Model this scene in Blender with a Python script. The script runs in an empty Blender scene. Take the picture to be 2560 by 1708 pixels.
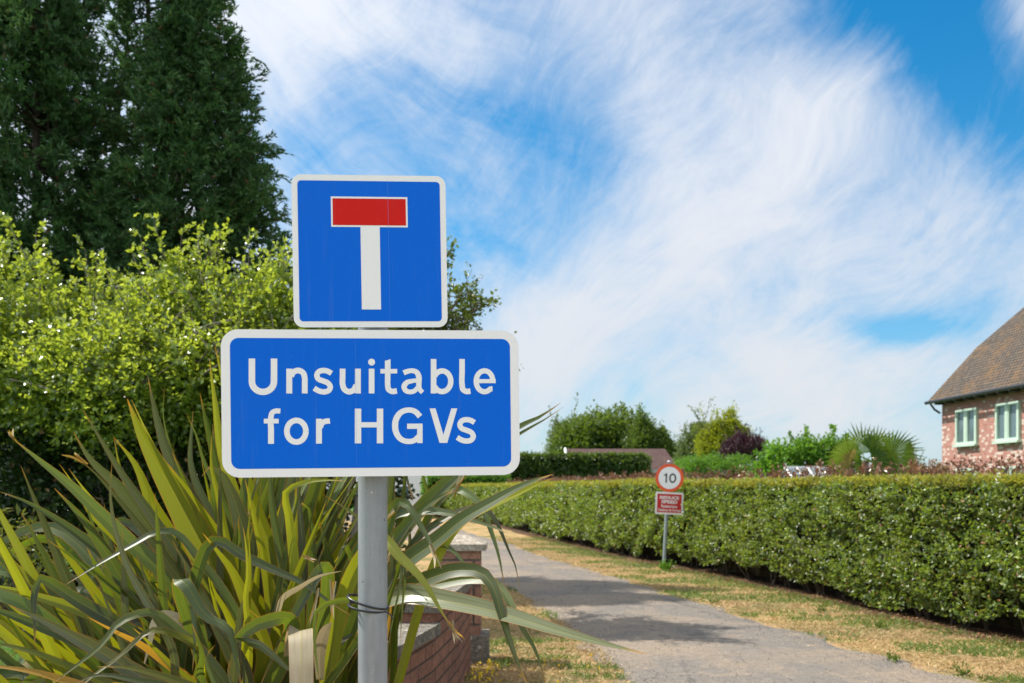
import bpy, math
import numpy as np
from mathutils import Vector

# ------------------------------------------------------------------ camera / world / sun
scene = bpy.context.scene
F, CX, CY, EYE = 2489.0, 1280.0, 1220.0, 1.7        # surveyed pinhole of the photograph (used to measure real positions)
cam_d = bpy.data.cameras.new('camera')
cam = bpy.data.objects.new('camera', cam_d)
scene.collection.objects.link(cam)
cam.location = (0, 0, EYE)
cam.rotation_euler = (math.radians(90), 0, 0)
cam_d.sensor_width = 36.0
cam_d.lens = F / 2560.0 * 36.0
cam_d.shift_y = (CY - 854.0) / 2560.0
cam_d.clip_start = 0.05
cam_d.clip_end = 3000
cam_d.dof.use_dof = True
cam_d.dof.focus_distance = 2.95
cam_d.dof.aperture_fstop = 6.0
scene.camera = cam
scene.view_settings.view_transform = 'Standard'
scene.view_settings.look = 'None'
scene.view_settings.exposure = 0.50
scene.view_settings.gamma = 1.0
scene.cycles.max_bounces = 7
scene.cycles.transparent_max_bounces = 4
scene.cycles.sample_clamp_indirect = 6.0

SUN_EL = math.radians(53)
SUN_AZ = math.radians(-71)                       # from +Y, clockwise: the sun stands to the left, a little ahead
SUN = Vector((math.sin(SUN_AZ) * math.cos(SUN_EL), math.cos(SUN_AZ) * math.cos(SUN_EL), math.sin(SUN_EL)))


class NT:
    """small helper to write node trees"""
    def __init__(self, tree):
        self.t = tree
        self.n = tree.nodes
        self.l = tree.links
        self.n.clear()

    def node(self, typ, ins=None, **props):
        nd = self.n.new(typ)
        for k, v in props.items():
            setattr(nd, k, v)
        for k, v in (ins or {}).items():
            s = nd.inputs[k]
            if isinstance(v, bpy.types.NodeSocket):
                self.l.new(v, s)
            else:
                s.default_value = v
        return nd

    def math(self, op, a, b=0.0, c=0.0, clamp=False):
        nd = self.n.new('ShaderNodeMath')
        nd.operation = op
        nd.use_clamp = clamp
        for i, v in enumerate((a, b, c)):
            if isinstance(v, bpy.types.NodeSocket):
                self.l.new(v, nd.inputs[i])
            else:
                nd.inputs[i].default_value = v
        return nd.outputs[0]

    def mix(self, f, a, b, mode='MIX'):
        nd = self.n.new('ShaderNodeMix')
        nd.data_type = 'RGBA'
        nd.blend_type = mode
        for i, v in ((0, f), (6, a), (7, b)):
            if isinstance(v, bpy.types.NodeSocket):
                self.l.new(v, nd.inputs[i])
            else:
                nd.inputs[i].default_value = v if i == 0 else (*v[:3], 1)
        return nd.outputs[2]

    def noise(self, vec, scale, detail=4, rough=0.55, dist=0.0):
        nd = self.node('ShaderNodeTexNoise', {'Scale': scale, 'Detail': detail, 'Roughness': rough, 'Distortion': dist})
        if vec is not None:
            self.l.new(vec, nd.inputs['Vector'])
        return nd.outputs['Fac']

    def ramp(self, fac, stops, interp='LINEAR'):
        nd = self.n.new('ShaderNodeValToRGB')
        cr = nd.color_ramp
        cr.interpolation = interp
        while len(cr.elements) < len(stops):
            cr.elements.new(0.5)
        for e, (p, c) in zip(cr.elements, stops):
            e.position = p
            e.color = (*c[:3], 1) if not isinstance(c, float) else (c, c, c, 1)
        self.l.new(fac, nd.inputs[0])
        return nd.outputs[0]

    def smooth(self, x, lo, hi):
        nd = self.node('ShaderNodeMapRange', {'From Min': lo, 'From Max': hi}, interpolation_type='SMOOTHSTEP')
        self.l.new(x, nd.inputs['Value'])
        return nd.outputs[0]


world = bpy.data.worlds.new('World')
scene.world = world
world.use_nodes = True


def build_world():
    w = NT(world.node_tree)
    sky = w.node('ShaderNodeTexSky', sky_type='NISHITA', sun_disc=False, sun_elevation=SUN_EL,
                 sun_rotation=SUN_AZ % (2 * math.pi), altitude=50, air_density=1.0, dust_density=0.6, ozone_density=2.5)
    tc = w.node('ShaderNodeTexCoord').outputs['Generated']
    sep = w.node('ShaderNodeSeparateXYZ', {'Vector': tc})
    x, y, z = sep.outputs
    den = w.math('ADD', y, 1.15)
    a = w.math('DIVIDE', x, den)
    b = w.math('DIVIDE', z, den)

    def ab(u, v):
        d = Vector(((u - CX) / F, 1, (CY - v) / F)).normalized()
        return d.x / (d.y + 1.15), d.z / (d.y + 1.15)

    comb = w.node('ShaderNodeCombineXYZ', {'X': a, 'Y': b}).outputs[0]
    warp = w.node('ShaderNodeTexNoise', {'Vector': comb, 'Scale': 4.0, 'Detail': 3.0})
    wv = w.node('ShaderNodeVectorMath', {0: warp.outputs['Color'], 1: (0.5, 0.5, 0.5)}, operation='SUBTRACT').outputs[0]
    wv = w.node('ShaderNodeVectorMath', {0: wv, 'Scale': 0.14}, operation='SCALE').outputs[0]
    cw = w.node('ShaderNodeVectorMath', {0: comb, 1: wv}, operation='ADD').outputs[0]
    s2 = w.node('ShaderNodeSeparateXYZ', {'Vector': cw})
    aw, bw = s2.outputs[0], s2.outputs[1]
    # fan of cirrus streaks spreading from low over the road
    c0 = ab(1180, 1250)
    da = w.math('SUBTRACT', aw, c0[0])
    db = w.math('SUBTRACT', bw, c0[1])
    ang = w.math('ARCTAN2', da, db)
    rad = w.math('SQRT', w.math('ADD', w.math('MULTIPLY', da, da), w.math('MULTIPLY', db, db)))
    pol = w.node('ShaderNodeCombineXYZ', {'X': w.math('MULTIPLY', ang, 4.2), 'Y': w.math('MULTIPLY', rad, 6.0)}).outputs[0]
    st1 = w.noise(pol, 1.9, 8, 0.62, 0.15)
    th = math.radians(-27)
    pq = w.math('ADD', w.math('MULTIPLY', aw, math.cos(th)), w.math('MULTIPLY', bw, math.sin(th)))
    qq = w.math('ADD', w.math('MULTIPLY', aw, -math.sin(th)), w.math('MULTIPLY', bw, math.cos(th)))
    st2 = w.noise(w.node('ShaderNodeCombineXYZ', {'X': w.math('MULTIPLY', pq, 7.0), 'Y': w.math('MULTIPLY', qq, 24.0)}).outputs[0], 1.0, 9, 0.66, 0.5)
    th2 = math.radians(40)
    p2 = w.math('ADD', w.math('MULTIPLY', aw, math.cos(th2)), w.math('MULTIPLY', bw, math.sin(th2)))
    q2 = w.math('ADD', w.math('MULTIPLY', aw, -math.sin(th2)), w.math('MULTIPLY', bw, math.cos(th2)))
    st3 = w.noise(w.node('ShaderNodeCombineXYZ', {'X': w.math('MULTIPLY', p2, 6.0), 'Y': w.math('MULTIPLY', q2, 17.0)}).outputs[0], 1.0, 10, 0.68, 0.7)
    fin = w.noise(cw, 9.0, 10, 0.68, 0.7)
    thin = w.noise(w.node('ShaderNodeCombineXYZ', {'X': w.math('MULTIPLY', p2, 22.0), 'Y': w.math('MULTIPLY', q2, 70.0)}).outputs[0], 1.0, 8, 0.7, 1.2)
    side = w.smooth(a, ab(1150, 400)[0], ab(1600, 400)[0])
    lft = w.math('ADD', w.math('MULTIPLY', st2, 0.85), w.math('MULTIPLY', st1, 0.15))
    rgt = w.math('ADD', w.math('MULTIPLY', st1, 0.22), w.math('MULTIPLY', st3, 0.78))
    streak = w.math('ADD', w.math('MULTIPLY', lft, w.math('SUBTRACT', 1.0, side)), w.math('MULTIPLY', rgt, side))
    streak = w.math('ADD', w.math('MULTIPLY', streak, 0.60), w.math('ADD', w.math('MULTIPLY', fin, 0.24), w.math('MULTIPLY', thin, 0.16)))

    def gauss(u0, v0, u1, v1, wid, amp, lng=1.0):
        p0, p1 = ab(u0, v0), ab(u1, v1)
        cx, cy = (p0[0] + p1[0]) / 2, (p0[1] + p1[1]) / 2
        dx, dy = p1[0] - p0[0], p1[1] - p0[1]
        L = math.hypot(dx, dy)
        dx, dy = dx / L, dy / L
        sl = L * 0.5 * lng
        sw = wid / F * 0.46
        ex = w.math('SUBTRACT', aw, cx)
        ey = w.math('SUBTRACT', bw, cy)
        pl = w.math('DIVIDE', w.math('ADD', w.math('MULTIPLY', ex, dx), w.math('MULTIPLY', ey, dy)), sl)
        pw = w.math('DIVIDE', w.math('ADD', w.math('MULTIPLY', ex, -dy), w.math('MULTIPLY', ey, dx)), sw)
        q = w.math('ADD', w.math('MULTIPLY', pl, pl), w.math('MULTIPLY', pw, pw))
        return w.math('MULTIPLY', w.math('EXPONENT', w.math('MULTIPLY', q, -1.0)), amp)

    gs = [gauss(1950, -140, 2800, 300, 170, 1.35), gauss(1230, 60, 1560, 560, 160, 0.66),
          gauss(950, 560, 1430, 640, 130, 0.35), gauss(1980, 770, 2400, 740, 60, 0.55),
          gauss(760, 150, 1250, 440, 230, 0.55), gauss(1700, 420, 2400, 330, 110, 0.22), gauss(2380, 480, 2700, 420, 90, 0.30),
          gauss(700, 480, 860, 300, 110, 0.25),
          gauss(1350, 800, 2250, 120, 190, -0.45), gauss(560, 120, 900, 10, 80, -0.5),
          gauss(1500, 960, 2300, 960, 160, -0.3), gauss(1100, 900, 1500, 760, 150, -0.25)]
    s = gs[0]
    for g in gs[1:]:
        s = w.math('ADD', s, g)
    dens = w.math('ADD', w.math('SUBTRACT', 0.74, s), w.math('MULTIPLY', w.math('SUBTRACT', streak, 0.5), 3.5))
    cl = w.smooth(dens, -0.32, 1.22)
    # haze towards the horizon
    hz = w.math('POWER', w.math('SUBTRACT', 1.0, w.math('MAXIMUM', w.math('MULTIPLY', z, 1.0), 0.0), clamp=True), 9.0)
    fac = w.math('MAXIMUM', w.math('MULTIPLY', cl, 0.93), w.math('MULTIPLY', hz, 0.9))
    deep = w.mix(1.0, sky.outputs[0], (0.008, 0.082, 0.112), 'MULTIPLY')       # Nishita at strength ~0.1, polarised-filter blue
    # clouds shine brighter round the sun; unseen sky behind the camera is boosted to brighten the sign faces
    sd = w.node('ShaderNodeVectorMath', {0: tc, 1: tuple(SUN)}, operation='DOT_PRODUCT').outputs['Value']
    glow = w.math('MULTIPLY', w.math('POWER', w.math('MAXIMUM', sd, 0.0), 6.0), 1.2)
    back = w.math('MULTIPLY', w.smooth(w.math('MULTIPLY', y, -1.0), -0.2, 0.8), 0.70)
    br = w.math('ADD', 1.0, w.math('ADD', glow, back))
    ccol = w.mix(w.smooth(z, 0.02, 0.42), (0.575, 0.575, 0.595), (0.635, 0.65, 0.685))
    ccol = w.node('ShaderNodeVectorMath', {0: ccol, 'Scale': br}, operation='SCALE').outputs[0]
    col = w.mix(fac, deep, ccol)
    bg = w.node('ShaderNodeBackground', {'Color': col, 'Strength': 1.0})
    out = w.node('ShaderNodeOutputWorld')
    w.l.new(bg.outputs[0], out.inputs[0])


build_world()
sun_d = bpy.data.lights.new('sun', 'SUN')
sun_d.energy = 5.0
sun_d.angle = math.radians(0.53)
sun_d.color = (1.0, 0.95, 0.87)
sun = bpy.data.objects.new('sun', sun_d)
scene.collection.objects.link(sun)
sun.rotation_euler = (-SUN).to_track_quat('-Z', 'Y').to_euler()
sun.location = (-20, 10, 30)

# ------------------------------------------------------------------ helpers
R = np.random.default_rng(7)


def P(u, v, d):
    return np.array([(u - CX) / F * d, d, EYE + (CY - v) / F * d])


def G(u, v):
    return P(u, v, EYE * F / (v - CY))


def tag(o, label=None, cat=None, group=None, kind=None):
    if label: o['label'] = label
    if cat: o['category'] = cat
    if group: o['group'] = group
    if kind: o['kind'] = kind
    return o


def wloc(o):
    v = np.zeros(3)
    while o is not None:
        v += np.array(o.location)
        o = o.parent
    return v


def empty(name, loc, label, cat, group=None):
    o = bpy.data.objects.new(name, None)
    scene.collection.objects.link(o)
    o.location = tuple(float(c) for c in loc)
    o.empty_display_size = 0.1
    return tag(o, label, cat, group)


def mobj(name, V, Fc, mats, parent=None, idx=None, uv=None, smooth=False):
    """link ONE mesh object; V in world coordinates"""
    V = np.asarray(V, dtype=np.float64).reshape(-1, 3)
    if parent is not None:
        V = V - wloc(parent)
    me = bpy.data.meshes.new(name)
    if isinstance(Fc, np.ndarray):
        n, k = Fc.shape
        me.vertices.add(len(V))
        me.vertices.foreach_set('co', V.astype(np.float32).ravel())
        me.loops.add(n * k)
        me.loops.foreach_set('vertex_index', Fc.astype(np.int32).ravel())
        me.polygons.add(n)
        me.polygons.foreach_set('loop_start', (np.arange(n) * k).astype(np.int32))
        me.polygons.foreach_set('loop_total', np.full(n, k, dtype=np.int32))
        me.update(calc_edges=True)
    else:
        me.from_pydata([tuple(p) for p in V], [], [tuple(int(i) for i in f) for f in Fc])
    if not isinstance(mats, (list, tuple)):
        mats = [mats]
    for m in mats:
        me.materials.append(m)
    if idx is not None:
        me.polygons.foreach_set('material_index', np.asarray(idx, dtype=np.int32))
    if uv is not None:
        ul = me.uv_layers.new(name='UVMap')
        li = np.zeros(len(me.loops), dtype=np.int32)
        me.loops.foreach_get('vertex_index', li)
        ul.data.foreach_set('uv', np.asarray(uv, dtype=np.float32)[li].ravel())
    me.polygons.foreach_set('use_smooth', np.full(len(me.polygons), bool(smooth)))
    me.update()
    o = bpy.data.objects.new(name, me)
    scene.collection.objects.link(o)
    if parent is not None:
        o.parent = parent
    return o


class MB:
    def __init__(self):
        self.v, self.f, self.m, self.uv = [], [], [], []

    def add(self, V, Fc, mi=0, uv=None):
        b = len(self.v)
        self.v += [tuple(map(float, p)) for p in V]
        self.f += [tuple(int(i) + b for i in f) for f in Fc]
        self.m += [mi] * len(Fc)
        self.uv += list(uv) if uv is not None else [(0, 0)] * len(V)

    def box(self, c, s, mi=0, rz=0.0, ax=None):
        c = np.array(c, float)
        s = np.array(s, float) / 2
        if ax is None:
            ax = (np.array([math.cos(rz), math.sin(rz), 0]), np.array([-math.sin(rz), math.cos(rz), 0]), np.array([0, 0, 1.]))
        V = [c + i * s[0] * ax[0] + j * s[1] * ax[1] + k * s[2] * ax[2] for i in (-1, 1) for j in (-1, 1) for k in (-1, 1)]
        self.add(V, [(0, 1, 3, 2), (4, 6, 7, 5), (0, 4, 5, 1), (2, 3, 7, 6), (0, 2, 6, 4), (1, 5, 7, 3)], mi)

    def tube(self, pts, rad, seg=8, mi=0, cap=True, closed=False):
        pts = [np.array(p, float) for p in pts]
        n = len(pts)
        rad = [rad] * n if np.isscalar(rad) else rad
        V, Fc = [], []
        t0 = None
        nrm = None
        for i in range(n):
            if closed:
                t = pts[(i + 1) % n] - pts[i - 1]
            else:
                t = pts[min(i + 1, n - 1)] - pts[max(i - 1, 0)]
            t = t / (np.linalg.norm(t) + 1e-9)
            if nrm is None:
                a = np.array([0, 0, 1.]) if abs(t[2]) < 0.9 else np.array([1., 0, 0])
                nrm = np.cross(t, a)
            nrm = nrm - t * np.dot(nrm, t)
            nrm /= np.linalg.norm(nrm) + 1e-9
            bn = np.cross(t, nrm)
            for k in range(seg):
                an = 2 * math.pi * k / seg
                V.append(pts[i] + rad[i] * (math.cos(an) * nrm + math.sin(an) * bn))
        m = n if closed else n - 1
        for i in range(m):
            j = (i + 1) % n
            for k in range(seg):
                k2 = (k + 1) % seg
                Fc.append((i * seg + k, i * seg + k2, j * seg + k2, j * seg + k))
        if cap and not closed:
            Fc.append(tuple(range(seg - 1, -1, -1)))
            Fc.append(tuple((n - 1) * seg + k for k in range(seg)))
        self.add(V, Fc, mi)

    def build(self, name, mats, parent=None, smooth=False, bevel=0.0, auto=None):
        o = mobj(name, self.v, self.f, mats, parent, idx=self.m, uv=self.uv, smooth=smooth)
        if bevel > 0:
            md = o.modifiers.new('bevel', 'BEVEL')
            md.width = bevel
            md.segments = 2
            md.limit_method = 'ANGLE'
        if auto:
            o.data.polygons.foreach_set('use_smooth', np.full(len(o.data.polygons), True))
            o.data.set_sharp_from_angle(angle=math.radians(auto))
        return o


def catmull(pts, n):
    pts = np.array(pts, float)
    if len(pts) == 2:
        t = np.linspace(0, 1, n)[:, None]
        return pts[0] * (1 - t) + pts[1] * t
    p = np.vstack([2 * pts[0] - pts[1], pts, 2 * pts[-1] - pts[-2]])
    seg = np.linalg.norm(np.diff(pts, axis=0), axis=1)
    cum = np.concatenate([[0], np.cumsum(seg)])
    out = []
    for s in np.linspace(0, cum[-1], n):
        i = min(np.searchsorted(cum, s, side='right') - 1, len(seg) - 1)
        t = (s - cum[i]) / (seg[i] + 1e-9)
        a, b, c, d = p[i], p[i + 1], p[i + 2], p[i + 3]
        # tangents limited by the segment length so uneven spacing does not overshoot
        def tan(p0, p1, p2):
            h0, h1 = np.linalg.norm(p1 - p0), np.linalg.norm(p2 - p1)
            return ((p1 - p0) / (h0 + 1e-9) * h1 + (p2 - p1) / (h1 + 1e-9) * h0) / (h0 + h1 + 1e-9)
        h = seg[i]
        m1, m2 = tan(a, b, c) * h, tan(b, c, d) * h
        t2, t3 = t * t, t * t * t
        out.append((2 * t3 - 3 * t2 + 1) * b + (t3 - 2 * t2 + t) * m1 + (-2 * t3 + 3 * t2) * c + (t3 - t2) * m2)
    return np.array(out)


# ------------------------------------------------------------------ materials
def principled(name, col, rough=0.6, metal=0.0, spec=0.5, bump=None, coord='Object', build=None, **kw):
    m = bpy.data.materials.new(name)
    m.use_nodes = True
    t = NT(m.node_tree)
    bs = t.node('ShaderNodeBsdfPrincipled', {'Roughness': rough, 'Metallic': metal, 'Specular IOR Level': spec})
    out = t.node('ShaderNodeOutputMaterial')
    t.l.new(bs.outputs[0], out.inputs[0])
    tc = t.node('ShaderNodeTexCoord').outputs[coord]
    if build:
        c = build(t, tc, bs)
        if c is not None:
            t.l.new(c, bs.inputs['Base Color'])
    else:
        bs.inputs['Base Color'].default_value = (*col, 1)
    return m


def bumpn(t, bs, h, strength=0.3, dist=0.01):
    b = t.node('ShaderNodeBump', {'Height': h, 'Strength': strength, 'Distance': dist})
    t.l.new(b.outputs[0], bs.inputs['Normal'])


def leaf_mat(name, cols, trans=(0.3, 0.42, 0.04), tf=0.35, rough=0.35, spec=0.5, clump=1.2, amt=0.35, odd=None, patch=None):
    m = bpy.data.materials.new(name)
    m.use_nodes = True
    t = NT(m.node_tree)
    rnd = t.node('ShaderNodeNewGeometry').outputs['Random Per Island']
    n = len(cols)
    c = t.ramp(rnd, [(i / max(n - 1, 1), k) for i, k in enumerate(cols)])
    tc = t.node('ShaderNodeTexCoord').outputs['Object']
    nz = t.noise(tc, clump, 3, 0.6)
    f = t.smooth(nz, 0.35, 0.65)
    c2 = t.mix(f, t.mix(1.0, c, (1 - amt, 1 - amt, 1 - amt * 0.8), 'MULTIPLY'), t.mix(1.0, c, (1 + amt, 1 + amt * 0.8, 1.0), 'MULTIPLY'))
    if patch:
        n9 = t.noise(t.node('ShaderNodeMapping', {'Vector': tc, 'Scale': (1, 1, 2)}).outputs[0], patch[0], 4, .6)
        c2 = t.mix(t.math('MULTIPLY', t.smooth(n9, .52, .66), patch[1]), c2, patch[2])
    if odd:
        r2 = t.math('FRACT', t.math('MULTIPLY', rnd, 37.77))
        c2 = t.mix(t.math('GREATER_THAN', r2, odd[0]), c2, odd[1])
    bs = t.node('ShaderNodeBsdfPrincipled', {'Roughness': rough, 'Specular IOR Level': spec, 'Base Color': c2})
    tr = t.node('ShaderNodeBsdfTranslucent', {'Color': t.mix(0.75, c2, trans)})
    mx = t.node('ShaderNodeMixShader', {0: tf, 1: bs.outputs[0], 2: tr.outputs[0]})
    out = t.node('ShaderNodeOutputMaterial')
    t.l.new(mx.outputs[0], out.inputs[0])
    return m


def bark_mat(name, a, b):
    def f(t, tc, bs):
        mp = t.node('ShaderNodeMapping', {'Vector': tc, 'Scale': (1, 1, 0.25)}).outputs[0]
        n = t.noise(mp, 30, 5, 0.7)
        bumpn(t, bs, n, 0.6, 0.01)
        return t.ramp(n, [(0.3, a), (0.7, b)])
    return principled(name, None, 0.9, build=f)


M = {}
M['bark'] = bark_mat('grey_bark', (0.07, 0.055, 0.04), (0.22, 0.18, 0.14))
M['pale_bark'] = bark_mat('pale_bark', (0.16, 0.13, 0.11), (0.34, 0.29, 0.25))
M['bark_dark'] = bark_mat('dark_bark', (0.03, 0.022, 0.016), (0.09, 0.065, 0.045))

# ------------------------------------------------------------------ ground, lane, verges
lane_R = [(4.7, -8), (4.6, 3), (4.65, 6), (4.2, 8.67), (3.66, 10.4), (2.9, 13.9), (2.12, 18.3), (1.05, 23.1), (-.2, 31.1), (-2.1, 40.3), (-3.9, 48), (-7.5, 60), (-13, 74)]
lane_L = [(.8, -8), (.92, 3), (1.0, 6), (.975, 8.67), (.87, 10.35), (.54, 13.0), (-.1, 17.1), (-1.3, 22.5), (-2.9, 30.5), (-5.0, 39.5), (-7.0, 47), (-11, 58.5), (-17, 71)]
hedge_line = [(6.6, 3.0), (6.15, 7.5), (5.62, 10.5), (5.05, 12.7), (4.72, 15.0), (4.28, 17.1), (3.78, 19.9), (2.45, 25.0), (0.9, 34.5), (-0.9, 46.0), (-3.0, 53.0), (-6.5, 61)]
wall_line = [(-2.6, 1.6), (-1.75, 3.4), (-1.28, 4.4), (-1.02, 5.2), (-.83, 6.0), (-.66, 7.0), (-.55, 8.2), (-.50, 9.7)]


def poly_at(line, ys):
    l = np.array(line)
    return np.interp(ys, l[:, 1], l[:, 0])


def mat_verge():
    def f(t, tc, bs):
        n1 = t.noise(tc, 0.9, 5, 0.65)
        n2 = t.noise(tc, 9, 6, 0.7)
        n3 = t.noise(tc, 60, 4, 0.7)
        straw = t.ramp(n3, [(0.3, (0.26, 0.155, 0.07)), (0.5, (0.44, 0.29, 0.14)), (0.75, (0.58, 0.42, 0.23))])
        green = t.ramp(n3, [(0.3, (0.05, 0.075, 0.02)), (0.7, (0.15, 0.20, 0.05))])
        g = t.smooth(t.math('ADD', t.math('MULTIPLY', n1, 0.6), t.math('MULTIPLY', n2, 0.5)), 0.53, 0.65)
        c = t.mix(g, straw, green)
        soil = t.smooth(n2, 0.60, 0.72)
        c = t.mix(t.math('MULTIPLY', soil, 0.6), c, (0.15, 0.095, 0.06))
        bumpn(t, bs, t.math('ADD', n3, n2), 0.8, 0.03)
        return c
    return principled('dry_grass', None, 0.95, spec=0.1, build=f)


def mat_lawn():
    def f(t, tc, bs):
        n1 = t.noise(tc, 1.5, 4, 0.6)
        n3 = t.noise(tc, 70, 4, 0.7)
        c = t.ramp(n3, [(0.3, (0.035, 0.10, 0.015)), (0.7, (0.09, 0.21, 0.03))])
        c = t.mix(t.smooth(n1, 0.5, 0.75), c, (0.16, 0.16, 0.07))
        bumpn(t, bs, n3, 0.8, 0.03)
        return c
    return principled('lawn_grass', None, 0.95, spec=0.1, build=f)


def mat_asphalt():
    def f(t, tc, bs):
        n1 = t.noise(tc, 0.55, 5, 0.6, 0.4)
        n2 = t.noise(tc, 3.5, 5, 0.65)
        n3 = t.noise(tc, 110, 3, 0.7)
        vor = t.node('ShaderNodeTexVoronoi', {'Vector': tc, 'Scale': 65.0}).outputs['Distance']
        base = t.mix(t.smooth(n1, 0.42, 0.6), (0.205, 0.182, 0.156), (0.285, 0.228, 0.172))
        base = t.mix(t.smooth(n2, 0.5, 0.72), base, (0.30, 0.235, 0.175))
        st = t.ramp(n3, [(0.25, 0.42), (0.5, 0.80), (0.75, 1.35)])
        c = t.mix(1.0, base, st, 'MULTIPLY')
        c = t.mix(1.0, c, t.ramp(t.noise(tc, 13, 5, .7), [(.3, .78), (.7, 1.2)]), 'MULTIPLY')
        # worn patches with dark tar edges
        pv = t.node('ShaderNodeTexVoronoi', {'Vector': t.node('ShaderNodeMapping', {'Vector': tc, 'Scale': (0.5, 0.22, 1)}).outputs[0], 'Scale': 1.0}, feature='DISTANCE_TO_EDGE').outputs['Distance']
        edge = t.math('ADD', pv, t.math('MULTIPLY', t.math('SUBTRACT', n2, 0.5), 0.12))
        crack = t.math('SUBTRACT', 1.0, t.smooth(edge, 0.0, 0.012))
        c = t.mix(t.math('MULTIPLY', crack, 0.3), c, (0.05, 0.05, 0.055))
        bumpn(t, bs, t.math('ADD', t.math('MULTIPLY', vor, 0.6), n3), 0.7, 0.006)
        return c
    return principled('asphalt', None, 0.85, spec=0.25, build=f)


M['verge'] = mat_verge()
M['lawn'] = mat_lawn()
M['asphalt'] = mat_asphalt()
M['soil'] = principled('soil', None, 0.95, spec=0.1, build=lambda t, tc, bs: t.ramp(t.noise(tc, 18, 6, 0.7), [(0.3, (0.035, 0.022, 0.013)), (0.7, (0.15, 0.095, 0.06))]))

S = 900.0
tag(mobj('ground', [(-S, -S, -.012), (S, -S, -.012), (S, S, -.012), (-S, S, -.012)], [(0, 1, 2, 3)], M['lawn']), kind='structure')


def strip(name, left, right, z, mat, n=160, y0=-8, y1=60, jl=0.0, jr=0.0, zj=0.0):
    ys = np.linspace(y0, y1, n)
    xl = poly_at(left, ys) + jl * (np.interp(ys * 1.0, ys, np.convolve(R.normal(0, 1, n), [.25, .5, .25], 'same')))
    xr = poly_at(right, ys) + jr * (np.convolve(R.normal(0, 1, n), [.25, .5, .25], 'same'))
    V, Fc = [], []
    for i in range(n):
        for k in range(5):
            f = k / 4
            V.append((xl[i] * (1 - f) + xr[i] * f, ys[i], z + zj * math.sin(math.pi * f)))
    for i in range(n - 1):
        for k in range(4):
            a = i * 5 + k
            Fc.append((a, a + 1, a + 6, a + 5))
    return tag(mobj(name, V, Fc, mat, smooth=True), kind='structure')


strip('lane', lane_L, lane_R, 0.0, M['asphalt'], n=300, y1=70, jl=0.16, jr=0.16, zj=0.025)
rv = [(x + 3.2, y) for x, y in lane_R]
strip('verge', [(x - 0.25, y) for x, y in lane_R], rv, -0.004, M['verge'], n=120, y1=72)
lv = [(x - 0.05, y) for x, y in wall_line] + [(-.75, 12), (-1.6, 16), (-2.6, 20), (-4.2, 27), (-7, 38), (-12, 55)]
strip('left_verge', [(-6, -8), (-3.2, 0)] + lv, [(x + 0.25, y) for x, y in lane_L], -0.006, M['verge'], n=120, y1=55)
strip('hedge_bed', [(x - .18, y) for x, y in hedge_line], [(x + 1.6, y) for x, y in hedge_line], -0.001, M['soil'], n=90, y0=3, y1=60, jl=.06)
strip('flower_bed', [(-9, 1), (-8.5, 12.2), (-8, 15), (-8, 16)], [(-9, 1), (-8.5, 12.2), (-1.5, 12.6), (-1.5, 16)], -0.004, M['soil'], n=40, y0=11.6, y1=16, jr=.05)


# ------------------------------------------------------------------ foliage engine
def unit(a):
    return a / (np.linalg.norm(a, axis=-1, keepdims=True) + 1e-9)


def leaves_mesh(pos, dirs, size, aspect=0.5, nbias=None, fold=0.12, nb=0.6):
    """one kite shaped, slightly folded quad per leaf"""
    n = len(pos)
    d = unit(dirs)
    rn = R.normal(0, 1, (n, 3))
    if nbias is not None:
        rn = rn * (1 - nb) + np.asarray(nbias) * nb * 1.7
    side = unit(np.cross(d, unit(rn)))
    nr = np.cross(side, d)
    size = np.broadcast_to(size, (n,))[:, None]
    w = size * aspect * 0.5
    mid = pos + d * size * 0.45 + nr * size * fold
    V = np.empty((n, 4, 3))
    V[:, 0] = pos
    V[:, 1] = mid + side * w
    V[:, 2] = pos + d * size
    V[:, 3] = mid - side * w
    return V.reshape(-1, 3), np.arange(n * 4).reshape(n, 4)


def sprigs(org, dirs, length, k, size, aspect=0.5, spread=0.8, droop=0.0, nbias=(0, 0, 1), nb=0.5, jit=0.25):
    n = len(org)
    d = unit(np.asarray(dirs))
    length = np.broadcast_to(length, (n,))
    t = (np.arange(k) + 0.6) / k
    T = np.clip(t[None, :] + R.normal(0, .5 / k, (n, k)), 0.03, 1)
    pos = org[:, None, :] + d[:, None, :] * (T * length[:, None])[:, :, None]
    pos[:, :, 2] -= droop * (T ** 2) * length[:, None]
    pos += R.normal(0, 1, (n, k, 3)) * (length * 0.05)[:, None, None]
    dd = d[:, None, :] + R.normal(0, spread, (n, k, 3))
    dd[:, :, 2] -= droop * T
    sz = size * R.uniform(1 - jit, 1 + jit, (n, k)) * (1 - 0.25 * T)
    return leaves_mesh(pos.reshape(-1, 3), dd.reshape(-1, 3), sz.ravel(), aspect, np.array(nbias), nb=nb)


def ell_pts(c, r, n, lo=0.75, hi=1.05, lumps=0.22, seed=0):
    """points in the outer shell of a lumpy ellipsoid"""
    rg = np.random.default_rng(seed + 11)
    d = unit(R.normal(0, 1, (n, 3)))
    bump = np.ones(n)
    for _ in range(9):
        b = unit(rg.normal(0, 1, (1, 3)))
        bump += lumps * rg.uniform(0.4, 1) * np.clip((d @ b.T)[:, 0] - 0.55, 0, 1) * 2.2
        b = unit(rg.normal(0, 1, (1, 3)))
        bump -= lumps * rg.uniform(0.3, .9) * np.clip((d @ b.T)[:, 0] - 0.72, 0, 1) * 3
    rr = (lo + (hi - lo) * R.random(n) ** 0.6) * bump
    return np.array(c) + d * rr[:, None] * np.array(r), d


def join(parts):
    V, Fc, b = [], [], 0
    for v, f in parts:
        V.append(v)
        Fc.append(f + b)
        b += len(v)
    return np.vstack(V), np.vstack(Fc)


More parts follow.
